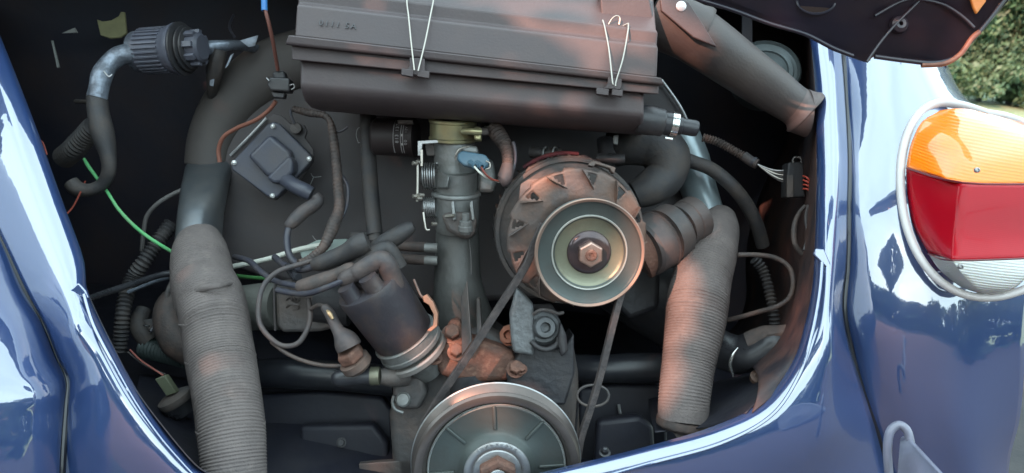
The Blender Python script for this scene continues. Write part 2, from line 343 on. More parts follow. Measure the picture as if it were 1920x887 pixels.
# weld tabs where the flanges step
make('flange_tab', B().poly([(1526, 478), (1530, 466), (1546, 468), (1560, 500), (1566, 530), (1548, 500)], .676, .004), PAINT, car, bevel=.001)
make('flange_tab', B().poly([(146, 530), (160, 545), (166, 560), (150, 556), (128, 548)], .655, .004), PAINT, car, bevel=.001)
FR = [
 [(1572, 20, .895), (1630, 10, .87), (1690, 10, .87), (1735, 40, .90), (1768, 100, 1.0)],
 [(1582, 105, .85), (1640, 98, .822), (1700, 100, .81), (1755, 128, .825), (1800, 170, .92)],
 [(1588, 195, .806), (1640, 190, .778), (1700, 192, .764), (1775, 200, .768), (1852, 222, .83)],
 [(1593, 300, .757), (1640, 300, .736), (1700, 300, .722), (1800, 300, .715), (1935, 300, .76)],
 [(1592, 400, .724), (1640, 400, .706), (1700, 400, .693), (1800, 400, .684), (1938, 400, .71)],
 [(1590, 495, .712), (1640, 500, .694), (1700, 500, .681), (1800, 500, .672), (1936, 500, .69)],
 [(1584, 580, .710), (1640, 600, .692), (1700, 600, .679), (1800, 600, .670), (1924, 600, .685)],
 [(1598, 655, .712), (1655, 690, .696), (1720, 700, .684), (1810, 700, .677), (1920, 700, .695)],
 [(1622, 745, .714), (1680, 790, .704), (1740, 800, .694), (1820, 800, .688), (1912, 785, .715)],
 [(1655, 840, .720), (1710, 880, .714), (1760, 890, .708), (1830, 890, .706), (1893, 865, .74)],
 [(1705, 980, .735), (1750, 1000, .730), (1800, 1000, .728), (1850, 990, .735), (1890, 955, .77)]]
fr = make('fender', B().surf(FR, 7, 7), PAINT, car, solid=.0012, ang=60, label='right rear fender bulging beside the tail light')
FL = [[(-115, 182, .785), (-160, 190, .75), (-220, 200, .73)],
 [(-55, 332, .745), (-110, 345, .71), (-180, 350, .68)],
 [(3, 452, .715), (-60, 470, .675), (-140, 470, .645)],
 [(44, 543, .695), (-10, 560, .65), (-110, 560, .615)],
 [(78, 607, .681), (25, 620, .638), (-90, 620, .60)],
 [(104, 671, .673), (55, 685, .632), (-70, 690, .592)],
 [(123, 715, .667), (75, 735, .628), (-60, 740, .588)],
 [(119, 765, .660), (70, 780, .625), (-60, 790, .586)],
 [(114, 832, .655), (64, 840, .622), (-60, 845, .587)],
 [(111, 905, .652), (60, 910, .622), (-60, 915, .59)],
 [(112, 1010, .652), (60, 1010, .63), (-60, 1010, .60)]]
make('fender', B().surf(FL, 7, 6), PAINT, car, solid=.0012, ang=60, label='left rear fender at the left edge')
bead = mat('seam_beading', (.006, .006, .009), .3, 0, coat=.3)
strip('seam_beading', [(1570, 15, .893), (1579, 104, .85), (1586, 195, .808), (1591, 300, .755), (1590, 400, .72), (1588, 495, .709), (1582, 576, .706), (1594, 650, .708), (1617, 735, .71), (1646, 820, .714), (1672, 910, .72), (1720, 1030, .733)], 6, bead, car)
strip('seam_beading', [(-112, 180, .785), (-52, 330, .745), (5, 450, .716), (47, 541, .694), (81, 605, .683), (107, 670, .675), (127, 713, .668), (124, 762, .662), (119, 830, .656), (116, 905, .653), (117, 1010, .653)], 6.5, bead, car)
# tail light
tl = make('tail_light', B().surf([[(1730, 250, .7660), (1840, 240, .7260), (1950, 260, .6960)], [(1708, 340, .7360), (1840, 340, .6910), (1990, 340, .6660)], [(1730, 440, .7160), (1840, 440, .6710), (1990, 440, .6560)], [(1790, 530, .6760), (1850, 535, .6560), (1930, 520, .6460)]]), TRIM, car, label='oval tail light on the right fender')
ring = [(1850, 213, .7710), (1800, 197, .7660), (1757, 194, .7620), (1723, 214, .7540), (1700, 255, .7380), (1689, 310, .7180), (1690, 370, .6970), (1700, 425, .6810), (1722, 478, .6650), (1757, 522, .6510), (1802, 550, .6420), (1850, 558, .6370), (1900, 550, .6360), (1950, 525, .6360), (1990, 470, .6410), (2005, 400, .6560), (1995, 320, .6810), (1950, 250, .7260), (1895, 222, .7660), (1850, 213, .7710)]
make('trim_ring', B().tube([(x, y, d, 8.5) for x, y, d in ring], seg=14, n=8, flat=.9, caps=False), TRIM, tl)
AM = [[(1760, 207, 0.7584), (1800, 203, 0.7520), (1845, 211, 0.7496), (1945, 237, 0.7552)],
 [(1729, 228, 0.7440), (1785, 222, 0.7337), (1850, 228, 0.7198), (1950, 246, 0.7156)],
 [(1711, 262, 0.7300), (1772, 254, 0.7067), (1862, 258, 0.6928), (1960, 262, 0.6822)],
 [(1703, 290, 0.7200), (1765, 290, 0.6890), (1835, 300, 0.6660), (1965, 300, 0.6570)],
 [(1700, 314, 0.7130), (1755, 327, 0.6710), (1806, 341, 0.6500), (1968, 343, 0.6440)]]
make('amber_lens', B().surf(AM, 6, 6), AMBER, tl, solid=.002, ang=60)
def facet(rows, name, mt):
    b = B()
    for k in (0, 1): b.surf([[r[k], ((r[k][0]+r[k+1][0])/2, (r[k][1]+r[k+1][1])/2, (r[k][2]+r[k+1][2])/2-.002), r[k+1]] for r in rows], 4, 4)
    return make(name, b, mt, tl, solid=.002, ang=85)
facet([[(1700, 317, 0.7120), (1806, 345, 0.6490), (1970, 347, 0.6430)], [(1702, 370, 0.6980), (1800, 385, 0.6420), (1975, 385, 0.6380)], [(1714, 425, 0.6820), (1793, 440, 0.6348), (1970, 440, 0.6370)], [(1740, 474, 0.6660), (1786, 487, 0.6218), (1950, 482, 0.6254)]], 'red_lens', REDL)
facet([[(1742, 478, 0.6650), (1787, 490, 0.6214), (1948, 485, 0.6245)], [(1762, 506, 0.6619), (1806, 515, 0.6215), (1932, 512, 0.6204)], [(1800, 537, 0.6499), (1832, 541, 0.6237), (1905, 539, 0.6223)], [(1840, 551, 0.6387), (1858, 552, 0.6324), (1880, 551, 0.6307)]], 'clear_lens', CLEAR)
make('lens_divider', B().tube([(1700, 315, .7100, 2), (1806, 343, .6115, 2), (1970, 345, .6060, 2)], seg=8, n=4), mat('dark_red', (.16, .01, .015), .3), tl)
make('lens_divider', B().tube([(1741, 476, .6645, 1.8), (1787, 488.5, .6035, 1.8), (1950, 483.5, .6010, 1.8)], seg=8, n=4), mat('dark_red2', (.10, .01, .015), .3), tl)
for x, y, d in ((1832, 319, .6100), (1801, 500, .6070)):
    make('screw', B().lathe(P(x, y, d), -FW, [(S(5, d), -.001), (S(5, d), .0008), (S(3, d), .0012), (S(2.4, d), .0004)], seg=16), STEEL, tl)
# bumper bracket through its grommet
bb = thing('bumper_bracket', 'grey steel bumper bracket coming out of the right fender at bottom right', 'bracket', P(1700, 850, .62))
pr = [P(1688, 826, .64), P(1702, 822, .64), P(1800, 930, .50), P(1830, 990, .50), P(1700, 990, .56), P(1682, 900, .60)]
make('bar', B().prism(pr, RT*.006-FW*-.012), PINKG, bb, bevel=.003, seg=3)
make('grommet', T((1668, 900, .642), (1664, 850, .642), (1668, 812, .641), (1684, 797, .640), (1700, 806, .638), (1707, 830, .637), r=8, seg=14), PINKG, bb)
# engine bay walls
flz = P(930, 1010, .72).z
def wallbox(name, x0, x1, y0, y1, z0, z1, m, label=None):
    b = B().box(Vector(((x0+x1)/2, (y0+y1)/2, (z0+z1)/2)), Vector(((x1-x0)/2, 0, 0)), Vector((0, (y1-y0)/2, 0)), Vector((0, 0, (z1-z0)/2))); return make(name, b, m, car, label=label)
pL, pR = P(0, 200, .95), P(1560, 300, 1.0)
wallbox('bay_wall', pL.x-.12, pR.x+.06, 1.12, 1.14, flz-.3, 1.35, BAYP)
wallbox('bay_wall', pL.x-.12, pL.x-.10, .78, 1.12, flz-.3, 1.35, BAYP)
wallbox('bay_roof', pL.x-.12, pR.x+.06, .86, 1.14, P(900, -40, .98).z+.03, P(900, -40, .98).z+.045, BAYP)
# right inner wall, follows the jamb into the bay
JW = [[(1507, 10, .90), (1505, 20, 1.0), (1500, 20, 1.2)], [(1523, 80, .853), (1515, 90, .98), (1500, 90, 1.2)], [(1533, 250, .78), (1515, 250, .90), (1480, 240, 1.2)], [(1532, 400, .722), (1500, 400, .86), (1420, 380, 1.2)], [(1528, 520, .694), (1498, 510, .80), (1400, 480, 1.2)], [(1508, 630, .674), (1490, 590, .76), (1400, 560, 1.2)], [(1470, 720, .665), (1465, 650, .74), (1380, 610, 1.2)], [(1410, 775, .655), (1420, 700, .73), (1340, 640, 1.2)]]
make('bay_wall', B().surf(JW, 6, 6), BAYR, car, solid=.001, ang=60)
JL = []
for (x, y, d) in [(-30, 0, .845), (19, 119, .795), (67, 243, .755), (113, 373, .723), (153, 483, .697), (163, 548, .677), (217, 663, .653), (261, 743, .643), (351, 857, .631), (390, 890, .63)]:
    JL.append([(x, y, d), inner((x+4, y, d), 10, .12), inner((x+4, y, d), 60, .5)])
make('bay_wall', B().surf(JL, 6, 6), BAYP, car, solid=.001, ang=60)
wallbox('bay_wall', pR.x+.06, pR.x+.07, .86, 1.12, flz, 1.35, BAYP)
# engine tin: floor of the bay
tinm = mat('engine_tin', (.010, .011, .020), .5, 0, (.020, .018, .022), 14, .35, .75, bump=.3, bscale=60, rough2=.75)
tin = B(); tr = []
for i in range(24):
    row = []
    for j in range(40):
        x = pL.x-.05+(pR.x+.06-pL.x)*j/39; y = .50+.62*i/23; row.append(Vector((x, y, flz+.012*noise.noise(Vector((x*9, y*9, 0)))+.0)))
    tr.append(row)
tin.loft(tr); o = make('engine_tin', tin, tinm); tag(o, 'black oily sheet metal floor of the engine bay around the engine', 'engine tin')
# engine lid seen from beneath
lidt = empty('engine_lid', Vector()); lidt.parent = car; lidt['label'] = 'raised navy engine lid seen from beneath across the top right corner'; ORG[lidt.name] = ORG[car.name]
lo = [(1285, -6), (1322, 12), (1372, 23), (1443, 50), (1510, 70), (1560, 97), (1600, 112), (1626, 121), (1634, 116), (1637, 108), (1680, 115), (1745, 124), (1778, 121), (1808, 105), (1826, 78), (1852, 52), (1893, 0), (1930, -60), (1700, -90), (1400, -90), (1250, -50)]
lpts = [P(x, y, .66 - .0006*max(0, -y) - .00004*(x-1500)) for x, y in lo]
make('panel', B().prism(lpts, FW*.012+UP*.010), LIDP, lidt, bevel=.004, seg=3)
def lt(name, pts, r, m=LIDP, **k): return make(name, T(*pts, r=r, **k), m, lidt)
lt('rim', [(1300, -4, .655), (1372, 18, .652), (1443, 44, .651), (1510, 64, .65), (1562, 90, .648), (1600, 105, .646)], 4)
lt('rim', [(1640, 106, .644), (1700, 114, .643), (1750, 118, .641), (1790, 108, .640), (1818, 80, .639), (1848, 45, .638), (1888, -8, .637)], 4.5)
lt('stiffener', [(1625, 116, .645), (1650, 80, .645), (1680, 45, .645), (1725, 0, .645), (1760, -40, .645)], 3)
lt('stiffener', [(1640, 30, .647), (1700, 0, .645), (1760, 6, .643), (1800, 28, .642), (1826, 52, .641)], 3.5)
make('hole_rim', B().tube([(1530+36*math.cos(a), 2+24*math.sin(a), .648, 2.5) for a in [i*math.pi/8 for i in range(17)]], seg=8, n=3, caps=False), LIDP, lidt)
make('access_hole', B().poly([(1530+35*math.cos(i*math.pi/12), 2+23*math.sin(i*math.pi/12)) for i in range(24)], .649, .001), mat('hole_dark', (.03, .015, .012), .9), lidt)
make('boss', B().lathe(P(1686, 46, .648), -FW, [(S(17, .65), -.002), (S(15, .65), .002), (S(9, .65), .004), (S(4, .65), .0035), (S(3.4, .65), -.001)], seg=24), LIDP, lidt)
sealm = mat('sunlit_lid_edge', (.30, .12, .07), .5, 0, (.12, .05, .04), 60, .4, .7)  # sunlight on the lid edge put into its orange colour
lt('edge_seal', [(1728, 122, .642), (1770, 119, .640), (1800, 102, .639), (1822, 72, .638), (1836, 60, .638)], 5, sealm)
make('bracket', B().poly([(1818, -12), (1846, -14), (1850, 2), (1832, 26), (1826, 14)], .636, .003), mat('sunlit_orange', (.55, .22, .05), .5), lidt, bevel=.0008)  # orange colour stands in for a sunlit bit of the lid
# ------------------------------------------------------------------ fan shroud
sh = thing('fan_shroud', 'large black arched cooling fan shroud filling the back of the engine bay', 'fan shroud', P(800, 500, .93))
out = [(372, 330), (378, 280), (398, 232), (426, 190), (460, 148), (504, 116), (560, 96), (900, 70), (1180, 110), (1240, 150), (1278, 205), (1300, 262), (1312, 320), (1300, 400), (1230, 520), (1000, 560), (700, 560), (430, 500), (390, 430)]
q = [(x, y) for x, y in cat([tuple(map(float, p)) for p in out], 4)]
make('casing', B().poly(q, .93, .16), SHR, sh, bevel=.012, seg=4)
make('left_arch', B().tube([(390, 312, .94, 43), (397, 265, .94, 45), (422, 212, .94, 50), (462, 166, .94, 54), (520, 128, .94, 58), (600, 105, .94, 58)], seg=40, n=8, flat=.75), mat('arch_metal', (.060, .052, .050), .62, 0, (.085, .072, .064), 12, .35, .75, bump=.12, bscale=90), sh)
make('rolled_edge', B().tube([(x, y, .925, 3) for x, y in out[9:14]], seg=8, n=6), STEEL, sh)
nk = B(); rws = []
for (x, y, d, w, h) in [(398, 298, .945, 40, .012), (392, 314, .932, 42, .016), (385, 350, .90, 39, .026), (377, 400, .875, 36, .030), (373, 450, .86, 35, .032), (374, 490, .85, 38, .034)]:
    c = P(x, y, d); rws.append([c + RT*S(w, d)*math.copysign(abs(math.cos(a))**.75, math.cos(a)) - FW*h*math.copysign(abs(math.sin(a))**.75, math.sin(a)) for a in [2*math.pi*i/32 for i in range(32)]])
nk.loft(rws, close=True, caps=True); make('left_duct', nk, NECK, sh, ang=50)
nk = B(); rws = []
for (x, y, d, w, h) in [(1270, 250, .93, 40, .03), (1292, 300, .915, 38, .03), (1308, 350, .90, 33, .03), (1325, 400, .88, 31, .028), (1338, 450, .86, 31, .028)]:
    c = P(x, y, d); rws.append([c + (RT*.95+UP*.25)*S(w, d)*math.cos(a) - FW*h*math.sin(a) for a in [2*math.pi*i/32 for i in range(32)]])
nk.loft(rws, close=True, caps=True); make('right_duct', nk, DUCT2, sh, ang=50)
hexbolt('bolt', sh, 1213, 293, .90, 4, STEEL, ax=-FW, washer=False)
# faint scratches of bright metal on the shroud
for sx, sy, pts in ((0, 0, [(672, 268), (668, 254), (671, 241), (680, 238)]), (0, 0, [(672, 268), (680, 266)]), (0, 0, [(583, 325), (588, 332), (602, 331)]), (0, 0, [(588, 332), (582, 346)]), (0, 0, [(586, 442), (592, 450), (600, 453)])):
    make('burr', B().tube([(x, y, .915, .7) for x, y in pts], seg=6, n=4), STEEL, sh)
# ------------------------------------------------------------------ heater hoses
hp = thing('heater_hose', 'wide grey ribbed paper heater hose on the left under the shroud duct', 'hose', P(440, 880, .70), 'ribbed paper heater hoses')
make('sleeve', B().tube([(374, 452, .855, 40), (375, 474, .838, 50), (378, 505, .82, 54), (383, 540, .805, 58), (393, 575, .79, 59)], seg=48, n=8, rib=(.0030, .0004, .3, 1.2), wob=.03), HOSE, hp)
make('hose', B().tube([(382, 530, .800, 56), (394, 560, .785, 60), (404, 610, .765, 61.5), (415, 680, .745, 62), (427, 750, .725, 61), (435, 820, .71, 61), (441, 900, .70, 58), (444, 960, .70, 58)], seg=56, n=8, rib=(.0028, .0006, -.1, .90), wob=.02), HOSE, hp, ang=80)
make('fold', B().tube([(328, 556, .79, 6), (352, 553, .765, 7), (378, 541, .750, 6), (410, 536, .748, 5), (434, 530, .77, 4)], seg=12, n=6, flat=.6), HOSE, hp)
for (x, y, d, r_, x2, y2) in ((402, 602, .767, 61.6, 405, 640), (414, 672, .748, 62.4, 416, 700), (433, 800, .715, 61.2, 436, 840)):
    make('seam', B().annulus(P(x, y, d), (P(x2, y2, d)-P(x, y, d)), [(S(r_, d), -.0012), (S(r_+1.6, d), -.0006), (S(r_+1.6, d), .0006), (S(r_-1, d), .0012)], seg=56), HOSE, hp)
h2 = thing('heater_hose', 'ribbed paper heater hose on the right, curving down behind the body lip', 'hose', P(1280, 800, .74), 'ribbed paper heater hoses')
make('hose', B().tube([(1352, 408, .865, 28), (1345, 432, .845, 40), (1334, 470, .82, 47), (1317, 520, .80, 53), (1308, 570, .785, 56), (1301, 620, .775, 54), (1291, 680, .765, 49), (1284, 740, .755, 48), (1280, 792, .75, 47)], seg=56, n=8, rib=(.0028, .0006, .20, .97), wob=.02), HOSE, h2, ang=80)
make('end_ring', B().tube([(1281, 786, .752, 50), (1279, 800, .752, 49), (1278, 806, .752, 42)], seg=40), RUBB, h2)
cb = B().poly([(1258, 806), (1312, 800), (1330, 806), (1312, 818), (1306, 842), (1276, 846), (1270, 822)], .735, .004); make('clamp_tab', cb, CASTD, h2, bevel=.001)
# ------------------------------------------------------------------ air filter housing
af = thing('air_filter_housing', 'long grey-black plastic air filter housing held shut by wire clips at the top', 'air filter housing', P(900, 150, .74))
def sweep(lp, rp, n=8, bow=0.0):
    rows = []
    for i in range(n+1):
        t = i/n; rows.append([P(*(a+(b-a)*t for a, b in zip(l, r))) - UP*bow*math.sin(math.pi*t) for l, r in zip(lp, rp)])
    return rows
L = [(590, -90, .95), (575, -90, .80), (561, -28, .742), (559, -22, .734), (559, 5, .733), (557, 9, .722), (553, 68, .714), (556, 70, .76), (600, -60, .95)]
R_ = [(1200, -45, .95), (1222, -45, .79), (1231, 54, .730), (1234, 60, .722), (1232, 83, .722), (1234, 88, .711), (1231, 146, .705), (1228, 148, .75), (1200, -10, .95)]
make('cover', B().loft(sweep(L, R_), close=True, caps=True), AIRB, af, bevel=.0018, seg=3, ang=40)
L = [(541, 66, .706), (541, 66, .703), (535, 80, .704), (536, 84, .706), (560, 84, .76), (560, 66, .76)]
R_ = [(1240, 146, .699), (1240, 146, .696), (1245, 157, .697), (1245, 160, .699), (1228, 160, .75), (1228, 146, .75)]
make('cover_flange', B().loft(sweep([L[1], L[2], L[3], L[4], L[5]], [R_[1], R_[2], R_[3], R_[4], R_[5]]), close=True, caps=True), AIRB, af, bevel=.001, seg=3)
L = [(546, 83, .712), (547, 112, .712), (570, 112, .76), (570, 83, .76)]; R_ = [(1236, 158, .704), (1235, 177, .704), (1220, 177, .75), (1220, 158, .75)]
make('rim_band', B().loft(sweep(L, R_), close=True, caps=True), AIRB, af, bevel=.001)
pf = [(0, 0), (0, 52), (2, 66), (10, 82), (28, 94), (60, 100)]; pd = [0, -.004, .001, .014, .036, .070]
L = [(563+a*.6, 106+bb_*1.02, .722+c) for (a, bb_), c in zip(pf, pd)] + [(640, 200, .90), (600, 106, .90)]
R_ = [(1207, 170+bb_*.84, .714+c) for (a, bb_), c in zip(pf, pd)] + [(1200, 240, .88), (1200, 170, .88)]
make('lower_box', B().loft(sweep(L, R_), close=True, caps=True), AIRB, af, bevel=.003, seg=3, ang=50)
make('raised_panel', B().poly([(1124, -30), (1214, -20), (1229, 50), (1186, 57), (1170, 52), (1128, 47)], .742, .02), AIRB, af, bevel=.0015)
make('center_rib', B().poly([(756, -14, .748), (822, -6, .748), (822, 8, .746), (764, 2, .746)], .746, .01), AIRB, af, bevel=.001)
# wire clips
def wclip(pts, base, tabs):
    c = make('clip', B().poly(base, .698, .008), AIRB, af, bevel=.0006)
    for w in pts: make('wire', B().tube([(x, y, d, 1.6) for x, y, d in w], seg=8, n=6), WIREM, c)
    for w in tabs: make('foot', B().poly(w, .696, .006), AIRB, c, bevel=.0005)
wclip([[(764, -20, .735), (763, 5, .725), (766, 30, .712), (771, 80, .700), (777, 132, .692)], [(816, -20, .735), (812, 5, .725), (808, 25, .715), (797, 80, .700), (784, 133, .692)]],
      [(768, 108), (796, 110), (796, 130), (802, 142), (756, 138), (768, 124)], [[(753, 128), (775, 131), (774, 144), (752, 140)], [(783, 132), (805, 134), (804, 147), (782, 143)]])
wclip([[(1130, 38, .728), (1134, 52, .722), (1142, 95, .706), (1148, 150, .688), (1150, 160, .687)], [(1178, 44, .726), (1177, 60, .718), (1168, 110, .702), (1156, 150, .69), (1154, 162, .687)], [(1141, 46, .728), (1148, 35, .728), (1156, 30, .728), (1162, 34, .728), (1161, 46, .728)], [(1168, 49, .729), (1178, 44, .726)]],
      [(1140, 140), (1166, 143), (1166, 160), (1164, 168), (1134, 166), (1140, 154)], [[(1119, 164), (1142, 167), (1141, 179), (1118, 176)], [(1148, 167), (1168, 169), (1167, 181), (1147, 178)]])
# moulded number on the cover
def text(s, c, xa, ya, size, depth, mt, parent, name='lettering', extr=.0003):
    cu = bpy.data.curves.new(name, 'FONT'); cu.body = s; cu.size = size; cu.extrude = extr; cu.resolution_u = 2; cu.space_character = 1.25
    t = bpy.data.objects.new(name, cu); C.objects.link(t); dg = bpy.context.evaluated_depsgraph_get(); me = bpy.data.meshes.new_from_object(t.evaluated_get(dg)); bpy.data.objects.remove(t)
    xa = xa.normalized(); za = xa.cross(ya).normalized(); ya = za.cross(xa)
    M = Matrix(((xa.x, ya.x, za.x, c.x), (xa.y, ya.y, za.y, c.y), (xa.z, ya.z, za.z, c.z), (0, 0, 0, 1))); og = ORG[parent.name]
    me.transform(Matrix.Translation(-og) @ M); me.materials.clear(); me.materials.append(mt); o = bpy.data.objects.new(name, me); C.objects.link(o); o.parent = parent; ORG[o.name] = og; return o
text('0111 5A', P(597, 47, .7150), P(660, 54, .7150)-P(597, 47, .7150), P(597, 20, .7190)-P(597, 47, .7150), .0082, 0, mat('moulded_text', (.055, .052, .056), .5), af)
# outlet stub, hose and clamp at the right end
oh = thing('breather_hose', 'short black hose with silver clamp right of the air filter housing', 'hose', P(1250, 232, .73))
xd = (P(1300, 241, .735)-P(1205, 224, .735)).normalized()
def seg(name, x0, y0, prof, m, par, d=.735, axv=None, sg=36): return make(name, B().lathe(P(x0, y0, d), axv or xd, [(S(r, d), S(h, d)) for r, h in prof], seg=sg), m, par, ang=30)
seg('sleeve', 1196, 222, [(24, 0), (27, 2), (28, 20), (27, 32), (26, 34), (26, 46), (25, 48), (23, 50)], BLACK, oh)
seg('hose', 1238, 229, [(21, 0), (22, 4), (22, 22), (21, 26)], RUBG, oh)
cl = seg('clamp', 1257, 233, [(21, 0), (23.5, .5), (23.5, 3), (23, 3.6), (23.5, 4.2), (23.5, 13), (21, 13.5)], BRIGHT, oh)
make('clamp_screw', B().lathe(P(1247, 259, .725), xd, [(S(3.2, .725), 0), (S(3.2, .725), S(14, .725))], seg=12), BRIGHT, cl)
seg('plug', 1270, 235, [(17, 0), (17, 8), (15.5, 9), (15.5, 32), (14, 38), (9, 40.5), (3, 41)], RUBG, oh)
# cold air intake pipe
ip = thing('intake_pipe', 'wide tapering grey plastic intake pipe with flared mouth, right of the air filter housing', 'pipe', P(1380, 130, .80))
make('collar', B().tube([(1222, 22, .80, 60), (1250, 36, .80, 59), (1290, 55, .80, 57), (1312, 68, .80, 55), (1316, 70, .80, 52)], seg=48, n=4), PIPE, ip)
make('pipe', B().tube([(1296, 62, .80, 53), (1340, 92, .80, 50), (1390, 128, .80, 46), (1440, 163, .80, 42), (1478, 190, .80, 37), (1498, 203, .80, 36)], seg=48, n=6), PIPE, ip)
make('flared_mouth', B().tube([(1490, 198, .80, 36.5), (1498, 203, .80, 38), (1505, 208, .80, 43), (1509, 211, .80, 46), (1510, 212, .80, 44), (1504, 207, .80, 38)], seg=48, n=4, caps=False), mat('pipe_mouth', (.11, .08, .075), .5, 0, (.08, .065, .06), 30), ip)
mb = make('mounting_plate', B().poly([(1236, -20), (1292, 4), (1318, 44), (1330, 64), (1344, 88), (1300, 70), (1240, 20)], .765, .004), AIRB, ip, bevel=.001)
make('rivet', B().lathe(P(1277, 12, .765), -FW, [(S(10, .76), -.001), (S(9.5, .76), .001), (S(6, .76), .0028), (0, .0035)], seg=24), mat('white_rivet', (.75, .74, .76), .3, .2), mb)
# horn disc
hn = thing('horn_disc', 'round dark horn behind the intake pipe, half hidden', 'horn', P(1437, 132, .90))
hax = dirn(-.1, .35, 1)
make('dome', B().lathe(P(1437, 132, .90), hax, [(S(r, .90), h) for r, h in [(60, -.03), (63, -.004), (63, .002), (60, .004), (56, .001), (50, .001), (48, .003), (40, .003), (38, .001), (28, .002), (26, .005), (16, .006), (14, .010), (0, .011)]], seg=64), mat('horn_metal', (.10, .12, .125), .35, .4, (.06, .07, .07), 20, .4, .7, rough2=.6), hn, ang=30)
make('bracket', B().box(P(1400, 60, .93), RT*.006, UP*.05, FW*.002), BAYP, hn)
# ------------------------------------------------------------------ ignition coil
ic = thing('ignition_coil', 'square black ignition coil turned on its corner, four bright rivets, upper left on the shroud', 'ignition coil', P(510, 300, .88))
make('bracket', B().poly([(428, 300), (500, 222), (512, 212), (528, 216), (545, 232), (570, 234), (576, 246), (572, 258), (588, 280), (588, 302), (560, 340), (517, 376), (500, 370), (432, 312)], .885, .004), SHR, ic, bevel=.001)
make('edge_flange', T((432, 292, .881), (470, 254, .881), (500, 222, .881), r=3, seg=8), STEEL, ic)
make('plate', B().poly([(432, 306), (502, 232), (514, 228), (524, 232), (582, 290), (583, 304), (520, 370), (508, 372), (498, 366), (434, 318)], .872, .012), COIL, ic, bevel=.002, seg=3)
make('body', B().poly([(462, 292), (505, 250), (546, 284), (545, 318), (528, 338), (498, 330)], .858, .016), COIL, ic, bevel=.005, seg=4)
make('body_cap', B().poly([(498, 333), (541, 290), (550, 300), (549, 322), (533, 342), (512, 345)], .852, .02), COIL, ic, bevel=.006, seg=4)
for x, y in ((512, 237), (580, 298), (439, 305), (511, 367)):
    make('rivet', B().lathe(P(x, y, .871), -FW, [(S(5, .87), -.001), (S(4.8, .87), .001), (S(2.6, .87), .0024), (0, .0028)], seg=16), mat('rivet_white', (.8, .8, .78), .25, .5) if 'rivet_white' not in bpy.data.materials else bpy.data.materials['rivet_white'], ic)
make('mounting_bolt', B().lathe(P(556, 241, .877), -FW, [(S(11, .88), -.002), (S(11, .88), .002), (S(10, .88), .004), (S(6, .88), .0045)], seg=24), CASTD, ic)
make('tower', T((532, 334, .862, 14), (552, 348, .85, 14), (572, 358, .845, 14.5), (584, 364, .845, 13), seg=20), COIL, ic)
# coil lead
cl_ = thing('coil_lead', 'black ignition lead looping from the coil down to the distributor cap', 'cable', P(545, 430, .84))
make('boot', T((590, 368, .838, 11), (596, 376, .838, 12), (586, 386, .838, 13), (570, 396, .836, 13), (555, 410, .832, 13), (544, 422, .83, 11), (542, 426, .83, 8), seg=18), BOOT, cl_)
make('wire', T((543, 420, .83), (538, 446, .825), (542, 476, .818), (556, 494, .81), (580, 501, .80), (604, 496, .79), (630, 488, .785), r=6.5), CABLE, cl_)
# ------------------------------------------------------------------ throttle body and intake
tb = thing('throttle_body', 'grey cast aluminium throttle body with brass clamp ring, springs and levers below the air filter', 'throttle body', P(858, 420, .80))
vz = dirn(-.03, -1, -.28)                         # down the column
def col(name, x, y, d, prof, m, par=tb, sg=48, ax=None, bevel=0): return make(name, B().lathe(P(x, y, d), ax or vz, [(S(r, d), S(h, d)) for r, h in prof], seg=sg), m, par, ang=30, bevel=bevel)
col('upper_barrel', 852, 250, .80, [(36, 0), (38, 4), (38, 56), (39, 58), (40, 70), (43, 73), (43, 77), (41, 79)], CAST)
rg = col('clamp_ring', 850, 222, .795, [(44, 0), (46, 2), (46, 6), (44, 8), (44, 34), (46, 36), (46, 40), (44, 42), (40, 42)], GOLD)
make('clamp_screw', T((868, 246, .765), (884, 246, .76), (902, 247, .762), r=6.5, seg=14, n=2), GOLD, rg)
make('clamp_lug', B().poly([(889, 236), (903, 238), (903, 264), (888, 262)], .768, .014), GOLD, rg, bevel=.002)
make('screw_head', B().lathe(P(910, 247, .768), RT, [(S(7, .77), -.004), (S(7, .77), .003)], seg=16), CASTD, rg)
col('middle_barrel', 854, 322, .80, [(41, 0), (41, 38), (45, 42), (45, 46), (43, 48)], CAST)
col('ridge', 856, 362, .80, [(44, -3), (46, 0), (46, 3), (44, 5)], CAST)
col('lower_barrel', 857, 366, .80, [(42, 0), (42, 40), (40, 66), (38, 70)], CAST)
make('side_housing', B().poly([(895, 290), (925, 300), (930, 340), (925, 362), (895, 360)], .80, .03), CAST, tb, bevel=.004)
make('web', B().prism([P(820, 318, .78), P(842, 330, .762), P(838, 352, .762), P(820, 352, .78)], FW*.02), CAST, tb, bevel=.001)
for x in (849, 884): make('fin', B().poly([(x-4, 380), (x+2, 376), (x+6, 412), (x, 414)], .768, .02), CAST, tb, bevel=.0008)
make('flange', B().poly([(826, 402), (846, 396), (886, 398), (894, 410), (889, 440), (874, 450), (858, 444), (838, 432)], .775, .035), CASTD, tb, bevel=.004)
nb = make('stud_nut', B().lathe(P(873, 400, .765), vz, [(S(7, .76), 0), (S(7, .76), S(14, .76)), (S(12, .76), S(15, .76)), (S(12, .76), S(24, .76)), (S(14, .76), S(25, .76)), (S(14, .76), S(34, .76)), (S(11, .76), S(36, .76)), (S(10, .76), S(40, .76))], seg=12), CAST, tb, ang=25)
make('rod', T((836, 406, .77), (852, 404, .765), r=3.4, seg=10, n=2), WIREM, tb)
def spring(name, x0, x1, y, d, r, turns, par, wr=1.4, m=None):
    pts = []
    for i in range(turns*14+1):
        a = 2*math.pi*i/14; t = i/(turns*14); pts.append((P(x0+(x1-x0)*t, y, d) + UP*S(r, d)*math.cos(a) - FW*S(r*.9, d)*math.sin(a), S(wr, d)))
    return make(name, B().wtube(pts, seg=6), m or STEEL, par)
